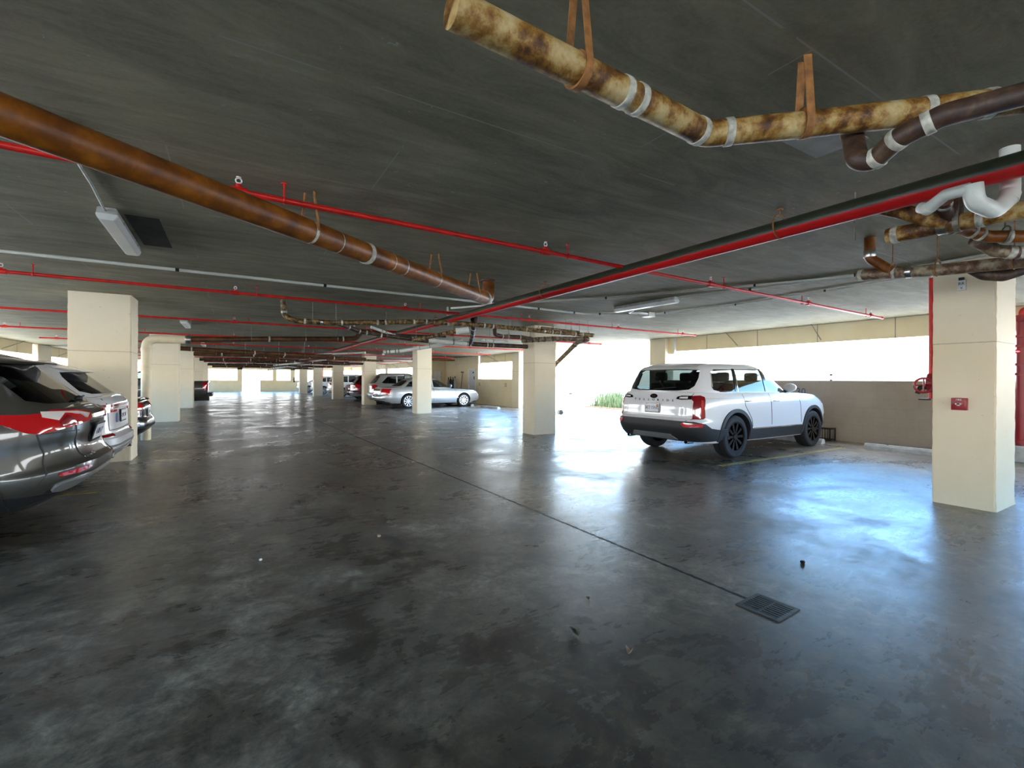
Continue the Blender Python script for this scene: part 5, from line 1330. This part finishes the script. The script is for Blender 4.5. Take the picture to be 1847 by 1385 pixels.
for lab, pts in (('thin dark pipe crossing behind the rusty cluster on the left', [(2.3, 10.2, 2.45), (3.3, 10.5, 2.42), (4.4, 10.4, 2.44)]), ('thin white pipe slanting behind the left half of the rusty cluster', [(2.5, 9.9, 2.5), (3.2, 10.3, 2.36), (3.9, 10.6, 2.32)])):
    pipe('drain_pipe', lab, 'pipe', pts, .03, 'rust_dark' if 'dark' in lab else 'pvc', bands=(.3, .9))

# ------------------------------------------------------------------ left run with the cream elbow, and the runs further back
pipe('drain_pipe', 'brown drain pipe running right from the cream elbow pipe on the left', 'pipe', [(-.95, 13.3, 2.315), (2.7, 13.3, 2.51), (2.95, 13.3, 2.53), (3.12, 13.2, CEIL)], .068, 'rust_deep', bands=(1.75, 3.55), hangers=(.1, 1.35, 2.6, 3.4), bend=.2, band_w=.04)
pipe('drain_riser', 'cream painted riser pipe with an elbow, left of the second left column', 'pipe', [(-1.68, 13.3, 0), (-1.68, 13.3, 2.29), (-.90, 13.3, 2.315)], .098, 'pvc_cream', bands=(1.62, 2.05), clamps=(3.03,), band_mat='pvc_cream', bend=.2, seg=24, band_w=.08)
pipe('drain_pipe', 'second brown drain pipe across the aisle, behind the one with the cream elbow', 'pipe', [(-1.5, 19.0, 2.40), (2.6, 19.5, 2.30), (3.4, 19.6, 2.32)], .075, 'rust_deep', bands=(.3, 2.2, 3.2), hangers=(1.9, 3.0, 3.9), band_w=.04)
far = [('third brown drain pipe across the aisle from the camera', 23.4, 2.42, 'rust_deep'), ('fourth brown drain pipe across the aisle from the camera', 27.4, 2.34, 'rust_dark'), ('fifth brown drain pipe across the aisle from the camera', 31.6, 2.42, 'rust_deep'), ('sixth brown drain pipe across the aisle from the camera', 36, 2.32, 'rust_dark'), ('seventh brown drain pipe across the aisle from the camera', 44, 2.36, 'rust_deep')]
for lab, y, z, m in far:
    pipe('drain_pipe', lab, 'pipe', [(-1.4, y, z), (1.2, y + .15, z + .03), (5.7, y + .2, z - .02)], .075, m, bands=(1, 2.2, 3.4, 4.5, 5.6), hangers=(.8, 2.6, 4.2, 6), band_w=.05)
clu = [('rusty pipe run along the third right-hand column top', 18.0, .7), ('rusty pipe run in front of the fourth right-hand column top', 25.2, .8), ('rusty pipe run in front of the fifth right-hand column top', 33.3, 1.2), ('rusty pipe run nearest the far wall on the right', 41.0, 1.4)]
for lab, y, x in clu[1:]:
    pipe('drain_pipe', lab, 'pipe', [(x, y, CEIL), (x, y, 2.42), (x + 1.6, y - .15, 2.46), (x + 3.2, y - .3, 2.44), (6.9, y - .4, 2.38)], .055, 'rust_mixed', bands=(.3, .9, 1.5, 2.2, 2.9, 3.7, 4.6, 5.4), hangers=(.8, 1.9, 3.0, 4.2, 5.2), band_w=.05)
    pipe('drain_pipe', 'dark pipe beneath the ' + lab, 'pipe', [(x + 1.2, y + .5, 2.30), (x + 3.0, y + .9, 2.26), (6.4, y + .8, 2.24)], .05, 'rust_dark', bands=(.3, .7, 1.6, 2.4, 3.2), hangers=(1, 2.5), band_w=.04)
    pipe('pvc_pipe', 'white plastic pipe by the ' + lab, 'pipe', [(x + 1.1, y + 2.8, 2.12), (x + 2.6, y + 1.4, 2.30), (x + 3.4, y + .7, 2.42)], .045, 'pvc', bands=(.1, .3), hangers=(1.2, 1.7), band_mat='hanger')
pipe('pvc_pipe', 'white plastic pipe slanting above the fourth right column toward the camera', 'pipe', [(3.2, 22.6, 2.5), (4.9, 20.4, 2.55)], .04, 'pvc', hangers=(.5, 1.9))
pipe('drain_pipe', 'dark red lateral pipe above the recess with the two doors', 'pipe', [(9.2, 26.9, 2.62), (12.0, 26.9, 2.62)], .05, 'rust_brown', hangers=(.6, 2.0))

# ------------------------------------------------------------------ near right-hand plumbing
pipe('drain_pipe', 'yellow rusty cast iron pipe bending along the top right of the ceiling', 'pipe', [(.55, 1.27, 2.5), (1.33, 1.30, 2.5), (1.80, 1.325, 2.5), (2.12, 1.07, 2.515), (2.46, .79, 2.535), (2.76, .54, 2.555), (3.5, -.1, 2.59), (6.0, -2.3, 2.66)], .055, 'rust_yellow',
     bands=(.72, .80, 1.20, 1.345, 2.13, 2.36), hangers=(), seg=26, bend=.10, band_w=.034)
t = [o for o in bpy.data.objects if o.name.startswith('drain_pipe') and o.get('label', '').startswith('yellow rusty cast')][0]
for x, y, z, m in ((2.12, 1.07, 2.515, 'rust_strap'), (1.12, 1.29, 2.5, 'rust_strap')):
    p = Path([Vector((1.80, 1.325, 2.5)), Vector((2.76, .54, 2.555))]) if x > 1.5 else Path([Vector((.55, 1.27, 2.5)), Vector((1.8, 1.325, 2.5))])
    h = hanger_part(p, .41 if x > 1.5 else .5, .058, t, m, 'strap'); h.data.transform(Matrix.Translation(-t.location))
pipe('drain_trap', 'dark rusty trap elbow hanging below the yellow rusty pipe', 'pipe', [(2.38, 1.0, 2.55), (2.32, .95, 2.36), (2.345, .90, 2.345), (2.285, .79, 2.38), (2.30, .66, 2.41), (2.5, .45, 2.46), (3.1, .1, 2.53)], .042, 'rust_dark', bands=(.03, .27, .37, .47), seg=22, bend=.07, band_w=.03)
pipe('pvc_trap', 'white plastic U-shaped trap under the ceiling at the right edge', 'pipe', [(3.97, .835, CEIL), (3.96, .83, 2.50), (3.80, .86, 2.40), (3.60, .895, 2.42), (3.585, .90, 2.52)], .046, 'pvc', bands=(.30,), band_mat='pvc', seg=22, bend=.12, band_w=.06)
pipe('pvc_pipe', 'straight white plastic pipe running from the U-shaped trap to the rusty pipes', 'pipe', [(3.58, .91, 2.50), (3.60, 1.02, 2.505), (3.69, 1.13, 2.475), (3.72, 1.17, 2.50)], .034, 'pvc', bands=(.25,), band_mat='pvc', seg=18, bend=.02, band_w=.05)
pipe('drain_pipe', 'olive rusty pipe with a silver clamp near the right edge', 'pipe', [(4.14, 1.50, 2.475), (4.15, 1.18, 2.47), (4.15, .5, 2.45), (4.15, -8.7, 2.30)], .056, 'rust_yellow', bands=(.05, .50), clamps=(.31,), hangers=(), seg=24, band_w=.04)
t = [o for o in bpy.data.objects if o.get('label', '').startswith('olive rusty pipe')][0]
h = hanger_part(Path([Vector((4.14, 1.50, 2.475)), Vector((4.15, .5, 2.45))]), .39, .058, t, 'hanger', 'strap'); h.data.transform(Matrix.Translation(-t.location))
pipe('drain_pipe', 'dark limb joining the olive rusty pipe as a Y from the left', 'pipe', [(3.93, 1.50, 2.66), (4.0, 1.38, 2.60), (4.13, 1.17, 2.475)], .05, 'rust_yellow', seg=20)
pipe('drain_pipe', 'short horizontal elbow pipe under the white plastic trap', 'pipe', [(3.95, 1.12, 2.58), (4.05, 1.16, 2.56), (4.12, 1.14, 2.5)], .04, 'rust_dark', bands=(.06,), seg=18, band_w=.03)
pipe('drain_pipe', 'brown elbow pipe with white rings below the olive rusty pipe', 'pipe', [(4.22, 1.22, 2.48), (4.42, 1.15, 2.48), (4.56, 1.07, 2.43), (4.68, .92, 2.41), (4.9, .5, 2.40), (4.9, -4, 2.40), (4.9, -4.2, CEIL)], .042, 'rust_brown', bands=(.10, .27, .33, .5), hangers=(.48,), seg=20, band_w=.022, bend=.1)
pipe('drain_pipe', 'pale olive elbow pipe under the brown elbow at the right edge', 'pipe', [(4.75, 1.18, 2.47), (4.88, 1.10, 2.385), (4.97, 1.02, 2.365), (5.12, .82, 2.37), (5.40, .45, 2.36)], .046, 'rust_grey', bands=(.27, .34), seg=20, band_w=.045, bend=.08)
pipe('drain_pipe', 'grey rusty pipe with a Y-branch passing in front of the near column top', 'pipe', [(5.40, 2.20, 2.475), (5.40, 1.55, 2.40), (5.40, .9, 2.355), (5.40, -8.7, 2.20)], .052, 'rust_grey', bands=(.03, .30), clamps=(.42,), hangers=(.29, .62, 1.1), hmat='rust_strap', seg=24, band_w=.035)
pipe('drain_pipe', 'brown Y-branch limb with a chrome collar rising to the ceiling', 'pipe', [(5.30, 2.06, CEIL), (5.30, 2.06, 2.60), (5.40, 1.90, 2.44)], .046, 'rust_brown', clamps=(.16,), seg=20, bend=.08)
pipe('drain_pipe', 'black trap elbow hanging from the grey rusty pipe by the near column top', 'pipe', [(5.52, 1.42, 2.42), (5.56, 1.32, 2.33), (5.63, 1.22, 2.31), (5.72, 1.10, 2.36), (5.78, .75, 2.38), (5.78, .3, 2.40)], .048, 'rust_dark', clamps=(.42,), seg=20, bend=.07)
t = thing('perforated_strap', 'pale perforated strap hanging loose left of the olive rusty pipe', 'strap', (3.93, 1.62, CEIL)); box('strap_band', (-.012, -.001, -.36), (.012, .002, 0), 'hanger', t)

# ------------------------------------------------------------------ outside the driveway
t = thing('planting_bed', 'clump of ornamental grass growing outside the driveway mouth', 'plant', (17.4, 18.2, -.06))
rnd = random.Random(4); bm = bmesh.new()
for k in range(1500):
    x, y = rnd.uniform(-.8, 1.6), rnd.uniform(-1.6, 1.5); h = rnd.uniform(.55, 1.15); a = rnd.uniform(0, 6.3); l = rnd.uniform(.05, .4); w = .012
    dx, dy = math.cos(a), math.sin(a); px, py = -dy * w, dx * w
    v = [bm.verts.new(c) for c in ((x - px, y - py, 0), (x + px, y + py, 0), (x + dx * l * .35 + px * .8, y + dy * l * .35 + py * .8, h * .65), (x + dx * l * .35 - px * .8, y + dy * l * .35 - py * .8, h * .65), (x + dx * l, y + dy * l, h))]
    bm.faces.new(v[:4]); bm.faces.new((v[3], v[2], v[4]))
me = bpy.data.meshes.new('grass_blades'); bm.to_mesh(me); bm.free(); link('grass_blades', me, 'grass', t)
box('soil_bed', (-1.0, -1.8, 0), (1.8, 1.7, .06), 'soil', t)
t = thing('bollard', 'short pale post standing outside the driveway mouth', 'post', (17.8, 22.5, -.06))
bm = bmesh.new(); lathe(bm, [(.10, 0), (.10, .75), (.06, .82)], 'Z', 16); bmobj('post_shaft', bm, 'fixture', t, 40); bm = bmesh.new(); add_tube(bm, [(0, 0, .6), (0, 0, .68)], .105, 16); bmobj('post_band', bm, 'dark_metal', t, 50)
t = thing('guard_rail', 'white rail outside the right-hand wall opening', 'railing', (16.5, 2.0, -.06))
for z in (1.5, 1.68):
    bm = bmesh.new(); add_box(bm, (-.03, -14, z - .03), (.03, 9, z + .03)); bmobj('rail_bar', bm, 'white_trim', t)
for k in range(9):
    bm = bmesh.new(); add_box(bm, (-.03, -13.5 + k * 2.7, 0), (.03, -13.42 + k * 2.7, 1.7)); bmobj('rail_post', bm, 'white_trim', t)

# ------------------------------------------------------------------ daylight, camera
w = bpy.data.worlds.new('daylight'); SC.world = w; w.use_nodes = True; nt = w.node_tree; nt.nodes.clear()
o = N(nt, 'ShaderNodeOutputWorld'); bg = N(nt, 'ShaderNodeBackground'); tc = N(nt, 'ShaderNodeTexCoord'); sp = N(nt, 'ShaderNodeSeparateXYZ')
nt.links.new(tc.outputs['Generated'], sp.inputs[0])
cr = ramp(nt, sp.outputs[2], [(0.0, (.80, .80, .78)), (.03, (1.0, 1.0, 1.0)), (.10, (1.0, 1.05, 1.1)), (.15, (.62, .98, 1.3)), (.22, (.30, .68, 1.3)), (.40, (.24, .58, 1.1)), (.55, (.6, .70, .86)), (1.0, (.6, .70, .85))])
nt.links.new(cr, bg.inputs['Color']); bg.inputs['Strength'].default_value = SKY
nt.links.new(bg.outputs[0], o.inputs[0])
sn = bpy.data.lights.new('sun', 'SUN'); sn.energy = SUN; sn.angle = .02; sn.color = (1, .96, .88)
so = bpy.data.objects.new('sun', sn); COL.objects.link(so); so.rotation_euler = Vector((.12, .30, -1)).to_track_quat('-Z', 'Y').to_euler()

F = 835.0
cd = bpy.data.cameras.new('camera'); cam = bpy.data.objects.new('camera', cd); COL.objects.link(cam)
th = math.atan2(504, F)
cd.sensor_fit = 'HORIZONTAL'; cd.sensor_width = 36; cd.lens = 36 * F / 1847; cd.clip_start = .05; cd.clip_end = 400
fwd = Vector((math.sin(th), math.cos(th), 0)); right = Vector((math.cos(th), -math.sin(th), 0)); up = Vector((0, 0, 1)); rho = .0050
r2 = right * math.cos(rho) + up * math.sin(rho); u2 = up * math.cos(rho) - right * math.sin(rho)
m = Matrix((r2, u2, -fwd)).transposed().to_4x4(); m.translation = Vector((0, 0, 1.4)); cam.matrix_world = m
cd.shift_y = -(692.5 - 685.2) / 1847
SC.camera = cam
SC.view_settings.view_transform = 'Standard'; SC.view_settings.look = 'None'; SC.view_settings.gamma = 1; SC.view_settings.use_curve_mapping = False
SC.view_settings.exposure = EXPO
SC.cycles.max_bounces = 14; SC.cycles.diffuse_bounces = 8; SC.cycles.glossy_bounces = 5; SC.cycles.transparent_max_bounces = 12
SC.cycles.use_denoising = True; SC.cycles.sample_clamp_indirect = 8
